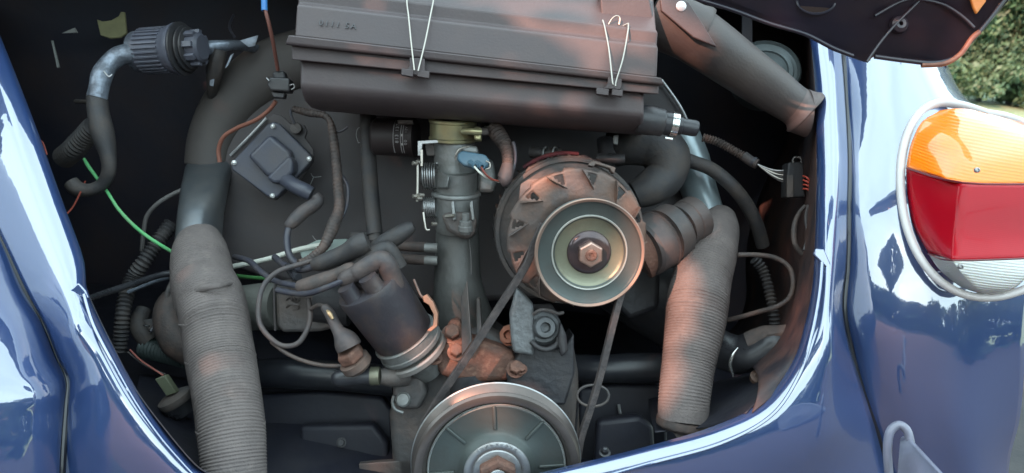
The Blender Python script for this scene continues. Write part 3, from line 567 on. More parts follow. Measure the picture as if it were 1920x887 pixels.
spring('return_spring', 793, 819, 330, .79, 24, 6, tb); spring('return_spring', 796, 818, 389, .79, 18, 6, tb)
make('spring_core', T((790, 331, .80), (830, 331, .80), r=16, seg=20, n=2), CASTD, tb); make('spring_core', T((792, 389, .80), (832, 389, .80), r=12, seg=20, n=2), CASTD, tb)
make('lever', B().poly([(783, 264), (820, 262), (822, 268), (792, 270), (790, 292), (783, 292)], .78, .002), STEEL, tb, bevel=.0004)
make('lever', B().poly([(788, 280), (793, 280), (793, 312), (788, 312)], .772, .003), WIREM, tb, bevel=.0004)
make('link_rod', T((783, 300, .775), (783, 340, .775), (782, 378, .775), r=2.4, seg=8), WIREM, tb)
make('link_rod', T((794, 398, .77), (796, 415, .768), (799, 430, .768), (806, 431, .768), r=2.0, seg=8), WIREM, tb)
make('bracket', B().poly([(796, 262), (822, 262), (820, 292), (800, 292)], .80, .003), CASTD, tb, bevel=.0006)
for x, y in ((777, 306), (784, 304), (778, 368), (785, 372), (813, 420), (789, 366)):
    make('pin', B().lathe(P(x, y, .772), dirn(-1, 0, .8), [(S(4, .77), -.003), (S(4, .77), .002), (S(2, .77), .0022), (S(1.8, .77), .001)], seg=14), WIREM, tb)
mf = thing('intake_manifold', 'grey upright intake manifold pipe in the middle, between distributor and alternator', 'intake manifold', P(860, 560, .82))
make('pipe', T((858, 430, .825, 40), (858, 470, .825, 42), (858, 520, .825, 44), (862, 560, .83, 50), (868, 600, .84, 58), (870, 625, .85, 60), seg=44), mat('manifold_metal', (.11, .11, .105), .55, .3, (.07, .065, .06), 22, .4, .7, bump=.3, bscale=180), mf)
make('seam_line', T((880, 448, .80), (883, 480, .798), (884, 514, .796), r=1.2, seg=6), CASTD, mf)
make('fin', B().prism([P(864, 558, .775), P(876, 526, .77), P(884, 640, .75), P(866, 668, .75)], FW*.012), CASTD, mf, bevel=.001)
make('fin', B().prism([P(893, 560, .79), P(899, 560, .79), P(905, 640, .76), P(893, 650, .76)], FW*.03), CASTD, mf, bevel=.001)
for y in (464, 488):
    make('nipple', T((796, y, .80), (820, y+1, .80), r=9, seg=18, n=2), CAST, mf); make('hose', T((735, y-4, .82), (765, y-2, .81), (800, y, .80), r=9.5, seg=16), RUBB, mf)
# throttle position plug
bp = thing('sensor_plug', 'blue two wire plug pushed onto the throttle body', 'plug', P(885, 300, .76))
make('housing', B().poly([(858, 288), (866, 282), (910, 290), (918, 300), (914, 314), (900, 318), (868, 310), (857, 300)], .755, .016), BLUEC, bp, bevel=.002, seg=3)
for x, y in ((889, 310), (902, 311)): make('wire_seal', B().annulus(P(x, y, .748), dirn(.5, -.4, 1), [(S(5.5, .75), -.010), (S(6, .75), .003), (S(3.4, .75), .003), (S(3.4, .75), -.01)], seg=20), BLUEC, bp)
make('spring_clip', T((854, 300, .752), (855, 290, .75), (862, 280, .75), (880, 275, .752), r=1.6, seg=8), WIREM, bp); make('spring_clip', T((911, 302, .75), (918, 306, .75), (918, 315, .75), (910, 318, .75), r=1.6, seg=8), WIREM, bp)
make('body', B().poly([(866, 272), (895, 274), (897, 288), (868, 286)], .765, .03), CAST, bp, bevel=.002)
whr = thing('wiring_conduit', 'dusty ribbed wiring conduit with a sleeve, right of the blue plug', 'conduit', P(950, 300, .76))
make('conduit', T((926, 240, .78, 15), (934, 252, .775, 15), (947, 272, .77, 12), (952, 292, .765, 10.5), (952, 312, .76, 10.5), seg=20, rib=(.0034, .0007)), RUBB, whr)
make('sleeve', T((952, 308, .76, 11), (949, 325, .758, 14), (944, 338, .757, 14), (938, 343, .757, 9), seg=20), BOOT, whr)
make('wire', T((889, 312, .745), (900, 324, .745), (915, 334, .75), (936, 341, .756), r=2, seg=8), WHITE, whr); make('wire', T((902, 313, .745), (910, 326, .745), (922, 336, .75), (938, 340, .756), r=2, seg=8), RED, whr)
make('tie', T((962, 266, .765), (966, 285, .765), (965, 305, .765), (958, 330, .762), r=3.5, seg=10), CABLE, whr)
make('elbow', T((905, 252, .80), (918, 240, .79), (932, 240, .785), r=13, seg=16), RUBG, whr)
# labelled canister
cn = thing('labelled_canister', 'black cylinder with a printed sticker left of the throttle body', 'canister', P(735, 255, .84))
cax = dirn(1, -.04, .12)
make('body', B().lathe(P(700, 256, .845), cax, [(S(30, .84), 0), (S(35, .84), S(6, .84)), (S(35, .84), S(76, .84)), (S(38, .84), S(77, .84)), (S(38, .84), S(82, .84)), (S(33, .84), S(84, .84))], seg=40), mat('canister_plastic', (.03, .022, .022), .5), cn, ang=30)
cc = P(700, 256, .845); nyv = (UP-cax*UP.dot(cax)).normalized(); nzv = cax.cross(nyv)
if nzv.dot(FW) > 0: nzv = -nzv
def onc(h, a, r=35.4): return cc+cax*S(h, .84)+nyv*S(r, .84)*math.sin(a)+nzv*S(r, .84)*math.cos(a)
ink = mat('sticker_print', (.35, .33, .33), .6)
for h in (48, 62, 66, 77.5): make('printed_line', B().wtube([(onc(h, a), .0004) for a in [math.radians(x) for x in range(-62, 63, 6)]], seg=6), ink, cn)
def label_text(s, h, a, size): c_ = onc(h, math.radians(a), 35.8); t_ = (onc(h, math.radians(a+14))-onc(h, math.radians(a-14))); text(s, c_-t_.normalized()*size*len(s)*.28, t_, -cax, size, 0, ink, cn, extr=.0001)
label_text('133', 58, 22, .0052); label_text('813', 58, -12, .0052); label_text('12V', 74, 15, .0038); label_text('00', 74, -22, .005)
make('label_patch', B().prism([onc(63, .05), onc(65.5, .05), onc(65.5, -.55), onc(63, -.55)], cax.cross(nyv)*.0003), mat('patch', (.5, .48, .45), .5), cn)
make('holder', B().poly([(745, 224), (775, 224), (775, 232), (745, 232)], .81, .01), CASTD, cn, bevel=.001)
# ------------------------------------------------------------------ alternator
al = thing('alternator', 'alternator with rusty cooling fan and big belt pulley, right of centre', 'alternator', P(1085, 450, .76))
pc = P(1106, 475, .70); r0 = S(104, .70); ax = AX
k = r0/104
def lp(l): return [(r*k, h*k) for r, h in l]
pl = make('pulley', B().lathe(pc, ax, lp([(70, -26), (98, -27), (101, -25), (102, -22), (100, -20), (84, -12), (84, -9), (100, -3), (103.5, -1), (104, 1), (102.5, 2.5), (99, 1), (97, -2), (94, -4), (72, -5), (70, -3.5), (68, -4.5), (64, -9), (58, -12), (40, -12), (36, -11)]), seg=96), GREYP, al, ang=35)
make('pulley_dish', B().annulus(pc, ax, lp([(69.5, -4.2), (66.5, -7.8), (60, -10.8), (40, -11.6), (34, -11.6), (34, -11), (40, -10.9), (59.5, -10.1), (65.8, -7.1), (69, -3.4)]), seg=96), YEL, pl, ang=35)
make('rim_wear', B().annulus(pc, ax, lp([(98, 1.2), (102.5, 3.1), (104.6, 1.2), (104.2, -1.0), (101, -2)]), seg=96), mat('worn_rim', (.33, .20, .15), .4, .6, (.20, .18, .16), 20, .4, .7, rough2=.6), pl)
make('pressed_ring', B().annulus(pc, ax, lp([(69.3, -3.4), (71.4, -3.0), (72.6, -4.4), (70.4, -5.6)]), seg=96), mat('pale_ring', (.50, .50, .46), .35, .6), pl)
make('washer', B().lathe(pc, ax, lp([(42, -12), (42, -9), (40, -6.5), (34, -4), (28, -3.2), (20, -3)]), seg=64), mat('dark_washer', (.07, .055, .06), .16, .5, (.12, .09, .08), 30, .4, .7), pl, ang=40)
nt_ = make('nut', B().lathe(pc, (ax+RT*.0).normalized(), lp([(22, -3), (24.5, -1), (24.5, 13), (22.5, 15.5), (14, 16)]), seg=6), mat('shaft_nut', (.42, .30, .25), .35, .75, (.25, .17, .14), 40, .45, .7), pl, bevel=.0006, ang=25)
make('shaft_end', B().lathe(pc, ax, lp([(10.5, 14), (11, 17), (10.5, 20.5), (9, 21.5), (5, 21.2), (4, 19.5), (0, 19)]), seg=24), RUST, nt_, ang=30)
fc = P(1082, 446, .745); kf = S(1, .745)
def fm(a, r, h): 
    return (r*(1+.012*math.sin(a*9)), h) if r > 125*kf else (r, h)
nx = (UP-ax*UP.dot(ax)).normalized(); ny = ax.cross(nx)
fb_ = B(); NA = 180; rr_ = [60, 84, 97, 104, 111, 118, 124, 129, 134]
for ir, r in enumerate(rr_):
    for ia in range(NA):
        a = 2*math.pi*ia/NA; ph = ((a-.22)/(2*math.pi)*12) % 1
        r2 = r if r < 125 else r - (5.5*(1-ph) if r > 130 else 2.5*(1-ph)) + 1.2*noise.noise(Vector((math.cos(a)*3, math.sin(a)*3, r)))
        h = [4, 3.4, 2.6, 1.6, .6, -.4, -1.4, -2.6, -6][ir] + .8*noise.noise(Vector((math.cos(a)*5, math.sin(a)*5, r*.1)))
        fb_.v.append(fc+ax*h*kf+(nx*math.cos(a)+ny*math.sin(a))*r2*kf)
for ir in range(len(rr_)-1):
    for ia in range(NA):
        ph = ((2*math.pi*(ia+.5)/NA-.22)/(2*math.pi)*12) % 1
        if (3 <= ir <= 5) and .06 < ph < .10+.07*(ir-2): continue
        k_ = (ia+1) % NA; fb_.f.append((ir*NA+ia, ir*NA+k_, (ir+1)*NA+k_, (ir+1)*NA+ia))
fan = make('fan', fb_, FANM, al, ang=40, solid=.0014)
nx = (UP-ax*UP.dot(ax)).normalized(); ny = ax.cross(nx)
for i in range(12):
    a = 2*math.pi*i/12 + .22; e1 = nx*math.cos(a)+ny*math.sin(a); e2 = nx*math.cos(a+.26)+ny*math.sin(a+.26); e3 = nx*math.cos(a+.14)+ny*math.sin(a+.14)
    b = B(); q0 = fc+e1*96*kf+ax*1*kf; q1 = fc+e2*130*kf-ax*1*kf; q2 = fc+e2*130*kf+ax*17*kf; q3 = fc+e3*112*kf+ax*16*kf; q4 = fc+e1*97*kf+ax*5*kf
    b.prism([q0, q1, q2, q3, q4], (e1*.6-e2*.8).cross(ax).normalized()*1.4*kf); make('blade', b, FANM, fan, bevel=.0003)
    b = B().prism([fc+e2*100*kf+ax*3*kf, fc+e2*112*kf+ax*3*kf, fc+e1*108*kf+ax*3.5*kf, fc+e1*100*kf+ax*3.5*kf], -ax*.6*kf)
make('housing', B().lathe(P(1064, 430, .80), ax, [(S(r, .80), S(h, .80)) for r, h in [(110, -70), (128, -60), (134, -40), (134, -10), (138, -8), (138, 6), (128, 14), (100, 18)]], seg=80), CASTD, al, ang=30)
make('housing_rib', B().annulus(P(1068, 434, .79), ax, [(S(r, .79), S(h, .79)) for r, h in [(132, -3), (139, -3), (139, 3), (132, 3)]], seg=80), CASTD, al)
for i in range(44):
    a = 2*math.pi*i/44; e = nx*math.cos(a)+ny*math.sin(a); make('cooling_fin', B().box(P(1064, 430, .80)+e*S(134, .80)-ax*S(22, .80), ax*S(24, .80), e*S(5, .80), ax.cross(e)*S(2.2, .80)), CASTD, al)
make('clamp_strap', B().wtube([(P(1062, 424, .81)+(nx*math.cos(a)+ny*math.sin(a))*S(137, .81), .0022) for a in [math.radians(t) for t in range(-8, 40, 3)]], seg=8), mat('strap_red', (.09, .02, .025), .5), al)
make('cover_lug', B().poly([(1104, 306), (1112, 300), (1155, 314), (1152, 326), (1146, 322), (1143, 316), (1117, 308), (1114, 313), (1104, 311)], .735, .012), FANM, al, bevel=.001)
make('cover_lug', B().poly([(976, 345), (990, 336), (1012, 334), (1010, 344), (988, 358), (972, 378)], .742, .02), FANM, al, bevel=.001)
make('vane', B().poly([(965, 405), (985, 385), (1000, 384), (992, 402), (968, 420)], .738, .008), FANM, al, bevel=.001)
make('bracket', B().poly([(1076, 316), (1084, 292), (1094, 289), (1128, 304), (1120, 318)], .79, .03), CASTB, al, bevel=.002)
ht = make('terminal', T((996, 285, .83), (1020, 287, .825), (1050, 289, .83), r=11, seg=18, n=2), CASTD, al)
for x in (1018, 1036): make('wire_bail', T((x-1, 305, .81), (x, 284, .81), (x+5, 276, .81), (x+8, 280, .815), r=2, seg=8), STEEL, ht)
# belts, in the plane of the pulleys
def belt(name, pts, w, th, label):
    b = B(); rows = []; q = cat([tuple(p) for p in pts], 12)
    for i, (x, y, d) in enumerate(q):
        p = P(x, y, d); a_ = P(*q[min(i+1, len(q)-1)]); b_ = P(*q[max(i-1, 0)]); tg = (a_-b_).normalized(); sd = tg.cross(AX).normalized()
        rows.append([p+sd*th+AX*w, p-sd*th+AX*w*.75, p-sd*th-AX*w*.75, p+sd*th-AX*w])
    b.loft(rows, close=True, caps=True); o = make(name, b, BELT, bevel=.0005, ang=30); tag(o, label, 'belt'); return o
belt('v_belt', [(1018, 420, .715), (1000, 462, .715), (985, 500, .715), (935, 578, .715), (885, 656, .715), (845, 715, .716), (812, 765, .718), (788, 815, .722), (780, 880, .725)], S(9, .72), S(6.5, .72), 'left run of the black drive belt going diagonally down from the alternator pulley')
belt('v_belt', [(1176, 520, .715), (1162, 560, .715), (1144, 630, .715), (1124, 710, .716), (1106, 770, .717), (1090, 820, .72), (1080, 880, .725)], S(8, .72), S(6, .72), 'right run of the black drive belt between alternator pulley and right hose')
# ------------------------------------------------------------------ crank pulley
cp = thing('crank_pulley', 'big grey crankshaft pulley with pressed spokes, cut off by the bottom edge', 'pulley', P(930, 878, .70))
cc2 = P(932, 884, .70); kk = S(1, .70)
def lk(l): return [(r*kk, h*kk) for r, h in l]
WORN = mat('worn_pulley', (.13, .108, .098), .3, .6, (.075, .066, .062), 14, .4, .75, rough2=.5)
make('rim', B().annulus(cc2, AX, lk([(134, -36), (150, -38), (160, -37), (163, -34), (160, -31), (146, -22), (144, -16), (150, -8), (157, -2), (158, 3), (154, 8), (147, 9), (140, 6), (136, -2), (133, -10), (131, -14), (130, -20)]), seg=128), WORN, cp, ang=35)
make('rim_edge', B().annulus(cc2, AX, lk([(159, -38), (163.6, -35.5), (163.6, -34), (160, -31.5)]), seg=128), STEEL, cp)
def wm(a, r, h): return (r, h)
make('web', B().lathe(cc2, AX, lk([(131, -16), (129, -9), (126, -7.5), (122, -8.5), (100, -9), (76, -9), (70, -5), (64, 3), (60, 6), (56, 4)]), seg=128), GREYP, cp, ang=35)
make('web_edge', B().annulus(cc2, AX, lk([(127, -8.5), (129.5, -6.6), (131.5, -8.8), (130, -11)]), seg=128), mat('pale_edge', (.6, .62, .6), .3, .7), cp)
nx = (UP-AX*UP.dot(AX)).normalized(); ny = AX.cross(nx)
for i in range(8):
    a = 2*math.pi*i/8 + .05; e = nx*math.cos(a)+ny*math.sin(a); t_ = AX.cross(e)
    o = make('spoke', B().box(cc2+e*104*kk-AX*7.5*kk, e*24*kk, t_*3.2*kk, AX*2.6*kk), GREYP, cp, bevel=.0010, seg=3)
make('hub', B().lathe(cc2, AX, lk([(64, 0), (62, 6), (58, 8), (50, 8), (46, 6), (44, 8), (36, 9)]), seg=96), STEEL, cp, ang=35)
for i in range(9):                               # stamped marks round the hub
    a = -.62+i*.16; e = nx*math.cos(a)+ny*math.sin(a); t_ = AX.cross(e)
    make('stamped_mark', B().box(cc2+e*57*kk+AX*8*kk, e*(2.6 if i % 2 else 3.4)*kk, t_*2.2*kk, AX*.8*kk), STEEL, cp, bevel=.0002)
text('S', P(904, 789, .707), RT*1.0-UP*.1, UP, .0062, 0, STEEL, cp, name='stamped_letter')
bt = make('bolt', B().lathe(cc2, AX, lk([(33, 6), (38, 8), (38, 26), (35, 30), (24, 31), (22, 27), (0, 24)]), seg=6), RUST, cp, bevel=.001, ang=25)
make('bolt_socket', B().lathe(cc2, AX, lk([(20, 28), (18, 31.5), (10, 32), (0, 32)]), seg=32), BRIGHT, bt)
# ------------------------------------------------------------------ distributor
di = thing('distributor', 'black distributor with dusty cap and grey clamp ring, left of centre', 'distributor', P(750, 640, .76))
da = dirn(-.46, .79, .42); dc = P(757, 628, .765); kd = S(1.05, .765)
def ld(l): return [(r*kd, h*kd) for r, h in l]
make('cap', B().lathe(dc, da, ld([(50, -6), (54, 0), (56, 4), (57, 30), (58, 60), (59, 95), (59.5, 116), (58, 120), (50, 122), (30, 122)]), seg=72), CAP, di, ang=35)
make('clamp_ring', B().lathe(dc, da, ld([(50, -30), (58, -29), (60, -26), (60, -20), (58.5, -18), (58.5, -4), (60, -2), (58, 0), (54, 0)]), seg=72), CAST, di, ang=30)
make('flange', B().lathe(dc, da, ld([(44, -52), (57, -50), (60, -47), (60, -39), (57, -36), (46, -36)]), seg=72), mat('flange_metal', (.26, .24, .225), .5, .4, (.2, .17, .15), 40), di, ang=30)
make('neck', B().lathe(dc, da, ld([(24, -96), (30, -76), (34, -54), (46, -50)]), seg=48), CAST, di)
tops = [(-8, 36, 16), (36, -10, 17), (-38, -4, 16), (4, -38, 16)]
du = (UP-da*UP.dot(da)).normalized(); dv = du.cross(da)
for (a_, b_, r_) in tops:
    make('tower', B().lathe(dc+(dv*a_*1.0+du*b_)*kd, da, ld([(r_+2, 118), (r_+1, 122), (r_, 126), (r_-1, 146)]), seg=28), CAP, di, ang=30)
make('tower', B().lathe(dc, da, ld([(20, 118), (18, 126), (16, 156)]), seg=28), CAP, di, ang=30)
make('spring_clip', B().poly([(792, 556), (800, 552), (812, 566), (821, 588), (820, 612), (808, 622), (800, 620), (812, 610), (813, 590), (804, 572), (794, 566)], .735, .010), mat('rust_clip', (.35, .18, .12), .45, .5), di, bevel=.0006)
make('clip_wire', T((776, 524, .742), (788, 552, .738), (796, 560, .736), r=2.4, seg=8), FANM, di)
ldd = thing('spark_plug_leads', 'bundle of black ignition leads with thick dusty rubber boots on the distributor cap', 'cables', P(650, 500, .76))
make('boot', T((640, 528, .728, 11), (650, 522, .726, 15), (668, 512, .724, 15.5), (674, 509, .723, 17), (700, 493, .722, 17.5), (716, 488, .722, 18), (726, 498, .724, 19), (733, 520, .73, 20.5), (740, 556, .736, 22), seg=24), BOOT, ldd)
make('boot', T((562, 538, .755, 13), (576, 536, .752, 15.5), (610, 526, .748, 16.5), (632, 516, .745, 13), (656, 506, .742, 14), (664, 512, .745, 12), seg=24), RUBB, ldd)
make('boot', T((590, 496, .77, 12), (606, 492, .765, 16), (640, 478, .76, 17), (656, 470, .757, 18), (672, 460, .755, 21), (690, 452, .755, 19), seg=24), RUB, ldd)
make('boot', T((664, 500, .765, 15), (700, 478, .76, 17), (722, 466, .76, 15), (734, 472, .76, 14), (748, 500, .765, 16), seg=24), RUB, ldd)
make('boot', T((704, 466, .785, 14), (722, 455, .782, 17), (745, 442, .78, 17), (764, 430, .78, 14), (776, 424, .78, 9), seg=24), RUB, ldd)
make('boot', T((640, 490, .785, 22), (668, 470, .78, 24), (690, 462, .778, 18), seg=20), RUBG, ldd)
make('wire', T((644, 526, .722), (610, 540, .728), (580, 550, .74), (552, 550, .755), (520, 544, .77), r=5.6, seg=14), CABLE, ldd)
make('wire', T((566, 538, .755), (545, 534, .765), (520, 528, .78), (492, 512, .80), (468, 490, .83), (440, 482, .86), r=5.6, seg=14), CABLE, ldd)
make('wire', T((600, 494, .768), (580, 503, .775), (560, 506, .785), (535, 498, .80), (515, 482, .83), r=6, seg=14), CABLE, ldd)
make('clip_loom', T((540, 500, .79), (552, 518, .775), (560, 520, .77), r=8, seg=12), RUBG, ldd)
# brown vacuum lines
vl = make('vacuum_line', T((596, 486, .78), (560, 496, .775), (520, 510, .77), (494, 536, .765), (485, 572, .76), (487, 606, .757), (505, 632, .755), (530, 648, .755), (558, 644, .755), (576, 618, .757), (582, 590, .76), (578, 560, .765), r=5, seg=12), BOOT); tag(vl, 'thin brown line in a round loop left of the distributor', 'hose')
vc = make('vacuum_line', T((508, 640, .757), (540, 664, .757), (580, 680, .757), (620, 686, .755), (668, 684, .752), r=4, seg=12), RUBB); tag(vc, 'thin dark line sagging under the round loop towards the sensor plug', 'hose')
sp = thing('oil_sensor_plug', 'rusty sensor plug with a cone shaped rubber boot beside the distributor', 'plug', P(650, 650, .74))
make('boot', T((608, 575, .745, 8), (618, 588, .742, 10), (629, 610, .738, 11), (636, 622, .736, 13), (645, 634, .735, 21), (651, 644, .735, 24), (655, 652, .735, 24), seg=28), BOOT, sp)
make('nut', B().lathe(P(655, 662, .738), dirn(-.45, .75, .35), [(S(22, .74), -.008), (S(26, .74), -.006), (S(26, .74), .002), (S(22, .74), .004)], seg=6), RUST, sp, bevel=.0008, ang=25)
make('body', B().lathe(P(662, 674, .745), dirn(-.45, .75, .35), [(S(22, .74), -.012), (S(30, .74), -.008), (S(30, .74), -.001), (S(24, .74), .001)], seg=32), FANM, sp, ang=30)
make('contact', T((613, 582, .735, 2), (618, 588, .733, 4.5), (624, 598, .732, 3), seg=10), mat('brass_tip', (.5, .35, .2), .4, .6), sp)
make('wire', T((608, 574, .745), (596, 572, .75), (582, 580, .757), r=4, seg=10), RUBB, sp)
ah = thing('advance_hose', 'black rubber hose stub with an olive ring below the distributor', 'hose', P(670, 705, .755))
make('hose', T((624, 710, .758, 9), (636, 709, .757, 16), (665, 706, .755, 16), (696, 705, .755, 16), seg=24), RUBG, ah); make('ring', T((695, 705, .755), (712, 705, .755), r=17.5, seg=24, n=3), YEL, ah)
make('elbow', T((712, 706, .757, 14), (735, 706, .762, 20), (760, 702, .77, 22), seg=24), CASTD, ah)
# ------------------------------------------------------------------ crankcase and castings
ck = thing('crankcase', 'dark oily crankcase and support castings under the alternator', 'crankcase', P(850, 760, .80))
make('block', B().poly([(716, 690), (745, 668), (800, 660), (830, 640), (905, 610), (950, 640), (1075, 640), (1085, 700), (1090, 900), (740, 940), (728, 780), (738, 730)], .80, .12), CASTD, ck, bevel=.008, seg=4)
make('left_lug', B().poly([(735, 720), (748, 706), (790, 704), (800, 740), (786, 768), (752, 770), (736, 752)], .775, .03), CASTD, ck, bevel=.004, seg=3)
make('stud', B().lathe(P(756, 749, .773), dirn(-.05, .1, 1), [(S(14, .77), -.003), (S(14, .77), .0015), (S(13, .77), .0018), (S(12, .77), .001), (S(11, .77), .0022), (0, .0026)], seg=28), CAST, ck, ang=25)
make('crescent', T((738, 742, .774), (736, 756, .774), (742, 768, .774), (756, 774, .774), r=3, seg=8), CAST, ck)
make('housing', B().poly([(812, 668), (838, 640), (880, 632), (930, 648), (960, 662), (975, 690), (960, 714), (880, 720), (824, 705)], .77, .05), RUST, ck, bevel=.006, seg=3)
for x, y, r_, d in ((848, 626, 15, .775), (856, 660, 13, .765), (815, 670, 11, .765), (967, 692, 13, .755), (978, 692, 8, .752)):
    hexbolt('bolt', ck, x, y, d, r_, RUST, ax=dirn(.05, .45, .8), h=S(r_*1.2, d))
make('copper_boss', B().lathe(P(954, 628, .79), dirn(-.3, .2, .9), [(S(20, .79), -.02), (S(21, .79), -.003), (S(17, .79), -.003), (S(16, .79), .003), (S(9, .79), .003), (S(8, .79), -.002), (0, -.002)], seg=9), mat('rust_orange', (.20, .095, .06), .6, .2, (.25, .09, .05), 50, .4, .65, bump=.4), ck, ang=35)
make('foot', B().poly([(822, 655), (842, 600), (862, 600), (880, 660), (862, 676), (830, 676)], .785, .03), RUST, ck, bevel=.004)
st = thing('alternator_stand', 'grey cast stand with a round bolted boss below the alternator pulley', 'casting', P(1010, 640, .76))
make('side_plate', B().poly([(958, 640), (955, 590), (968, 540), (986, 556), (1000, 572), (1004, 640), (1000, 668), (962, 662)], .75, .03), mat('stand_alu', (.15, .155, .16), .5, .3, (.10, .10, .10), 40, .42, .7, bump=.6, bscale=180), st, bevel=.003, seg=3)
make('body', B().poly([(1000, 580), (1040, 578), (1052, 604), (1048, 650), (1066, 640), (1076, 625), (1078, 700), (1060, 760), (960, 760), (948, 700), (975, 662)], .765, .06), CASTB, st, bevel=.005, seg=3)
bo = make('boss', B().lathe(P(1021, 614, .752), dirn(.1, .1, 1), [(S(34, .75), -.02), (S(33, .75), -.006), (S(28, .75), -.003), (S(22, .75), -.003), (S(21, .75), .005), (S(18, .75), .007), (S(10, .75), .007), (S(8, .75), .001), (0, 0)], seg=40), mat('boss_alu', (.10, .105, .11), .5, .3, (.07, .07, .07), 40, bump=.4), st, ang=35)
make('arc_rib', T((996, 640, .748), (1010, 652, .746), (1028, 655, .746), (1044, 646, .748), (1048, 632, .75), r=5, seg=12), CASTB, st)
make('ear', B().poly([(1052, 604), (1062, 628), (1066, 660), (1052, 672), (1046, 640)], .74, .02), CASTB, st, bevel=.003)
make('clamp_wire', T((1000, 590, .745), (1012, 582, .742), (1028, 582, .742), (1046, 588, .745), (1056, 586, .748), r=3.4, seg=8), CASTD, st)
make('fuel_filler', T((880, 700, .79), (884, 740, .79), r=40, seg=32, n=2), CASTB, st)
# intake branch on the left
lb = thing('intake_branch', 'grey horizontal intake pipe with a flat clip plate left of the distributor', 'pipe', P(520, 575, .83))
make('pipe', T((395, 585, .87, 40), (440, 580, .85, 42), (490, 575, .84, 44), (530, 574, .83, 45), seg=40), mat('branch_alu', (.13, .13, .115), .6, .2, (.09, .085, .08), 24, .4, .7, bump=.35, bscale=180), lb)
make('plate', B().poly([(516, 536), (524, 526), (600, 530), (640, 546), (650, 580), (640, 612), (600, 622), (530, 624), (518, 612)], .80, .05), CASTD, lb, bevel=.006, seg=3)
make('plate_edge', T((516, 528, .795), (514, 560, .793), (516, 620, .795), r=2.2, seg=8), SHR, lb)
spring('spring', 548, 556, 552, .785, 12, 2, lb, wr=2.2, m=CASTD)
for i in range(4):
    y = 530+i*14; make('coil_turn', T((538, y+4, .79), (546, y-2, .782), (558, y, .782), (560, y+6, .785), (550, y+8, .786), r=2.6, seg=8), CASTD, lb)
make('flange_tube', T((596, 560, .80, 44), (660, 570, .80, 42), seg=36, n=3), CASTB, lb)
make('white_rod', T((436, 500, .89, 5), (500, 486, .88, 4.5), (560, 468, .875, 5), (620, 456, .87, 5), seg=10), WHITE, lb)
make('cover_plate', B().poly([(560, 466), (596, 450), (650, 448), (655, 462), (620, 472), (566, 486)], .875, .006), mat('mint_sheet', (.30, .36, .33), .5), lb, bevel=.001)
make('clip', B().poly([(655, 436), (676, 434), (676, 462), (655, 462)], .865, .02), CASTD, lb, bevel=.002); make('clip', B().poly([(680, 436), (688, 436), (688, 452), (680, 452)], .862, .01), STEEL, lb, bevel=.001)
# hanging hoses against the shroud
vh = thing('vent_hose', 'straight dark rubber hose hanging down from the air filter housing', 'hose', P(690, 340, .86))
make('hose', T((690, 210, .87), (690, 260, .86), (693, 330, .855), (699, 400, .85), (703, 440, .845), r=15, seg=24), RUB, vh); make('end_fitting', T((703, 432, .846), (704, 450, .846), r=13, seg=18, n=2), CASTD, vh)
hs = make('braided_hose', T((550, 204, .86, 6), (580, 212, .855, 7), (606, 216, .852, 6), (618, 226, .85, 6), (624, 250, .848, 8), (630, 300, .845, 9), (634, 350, .84, 9.5), (636, 390, .835, 10), (626, 420, .83, 12), (616, 445, .825, 11), (604, 466, .82, 9), (580, 486, .81, 8), (560, 494, .80, 7), seg=14, rib=(.004, .0003)), RUBB); tag(hs, 'wrapped wiring loom hanging beside the ignition coil', 'wiring loom')
h3 = make('wiring_loom', T((641, 330, .845), (652, 350, .842), (650, 385, .84), (640, 410, .835), r=3.5, seg=10), CABLE); tag(h3, 'thin black wire strand bowed out beside the wrapped loom', 'wire')
h4 = make('cable_end', T((545, 205, .865), (546, 216, .865), (552, 232, .865), r=2.6, seg=8), CABLE); tag(h4, 'short thin wire at the top of the coil bolt', 'wire')
h5 = make('loose_wire', T((616, 232, .85), (624, 246, .85), (640, 246, .85), (652, 238, .85), r=2.2, seg=8), CABLE); tag(h5, 'small curved wire end next to the wrapped loom top', 'wire')
# red wire
rw = thing('red_wire', 'dusty red wire with a blue terminal passing the left end of the air filter housing', 'wire', P(510, 100, .80))
make('strand', T((495, 10, .80), (503, 40, .80), (512, 80, .81), (521, 132, .83), r=3.6, seg=10), mat('dusty_red', (.16, .06, .045), .6), rw); make('terminal', T((495, -8, .80), (496, 20, .80), r=6, seg=12, n=3), BLUEW, rw)
make('strand', T((517, 190, .84), (505, 206, .845), (480, 225, .85), (445, 240, .86), (420, 256, .865), (410, 280, .87), (412, 304, .872), r=4, seg=10), mat('dusty_red2', (.20, .075, .05), .6), rw)
kp = thing('wire_clip', 'small black plastic clip box on the red wire at the shroud edge', 'clip', P(521, 158, .83))
make('box', B().poly([(504, 144), (543, 146), (543, 172), (508, 170), (500, 160)], .825, .016), BLACK, kp, bevel=.002, seg=3); make('box_top', B().poly([(510, 134), (532, 132), (536, 148), (512, 148)], .832, .012), BLACK, kp, bevel=.002)
make('spring_wire', T((500, 146, .824), (505, 152, .822), r=1.4, seg=6, n=3), STEEL, kp); make('spring_wire', T((543, 160, .822), (550, 158, .822), (552, 164, .822), (546, 168, .822), r=1.2, seg=6), STEEL, kp); make('lower_lug', B().poly([(508, 172), (534, 174), (532, 184), (512, 182)], .83, .01), BLACK, kp, bevel=.001)
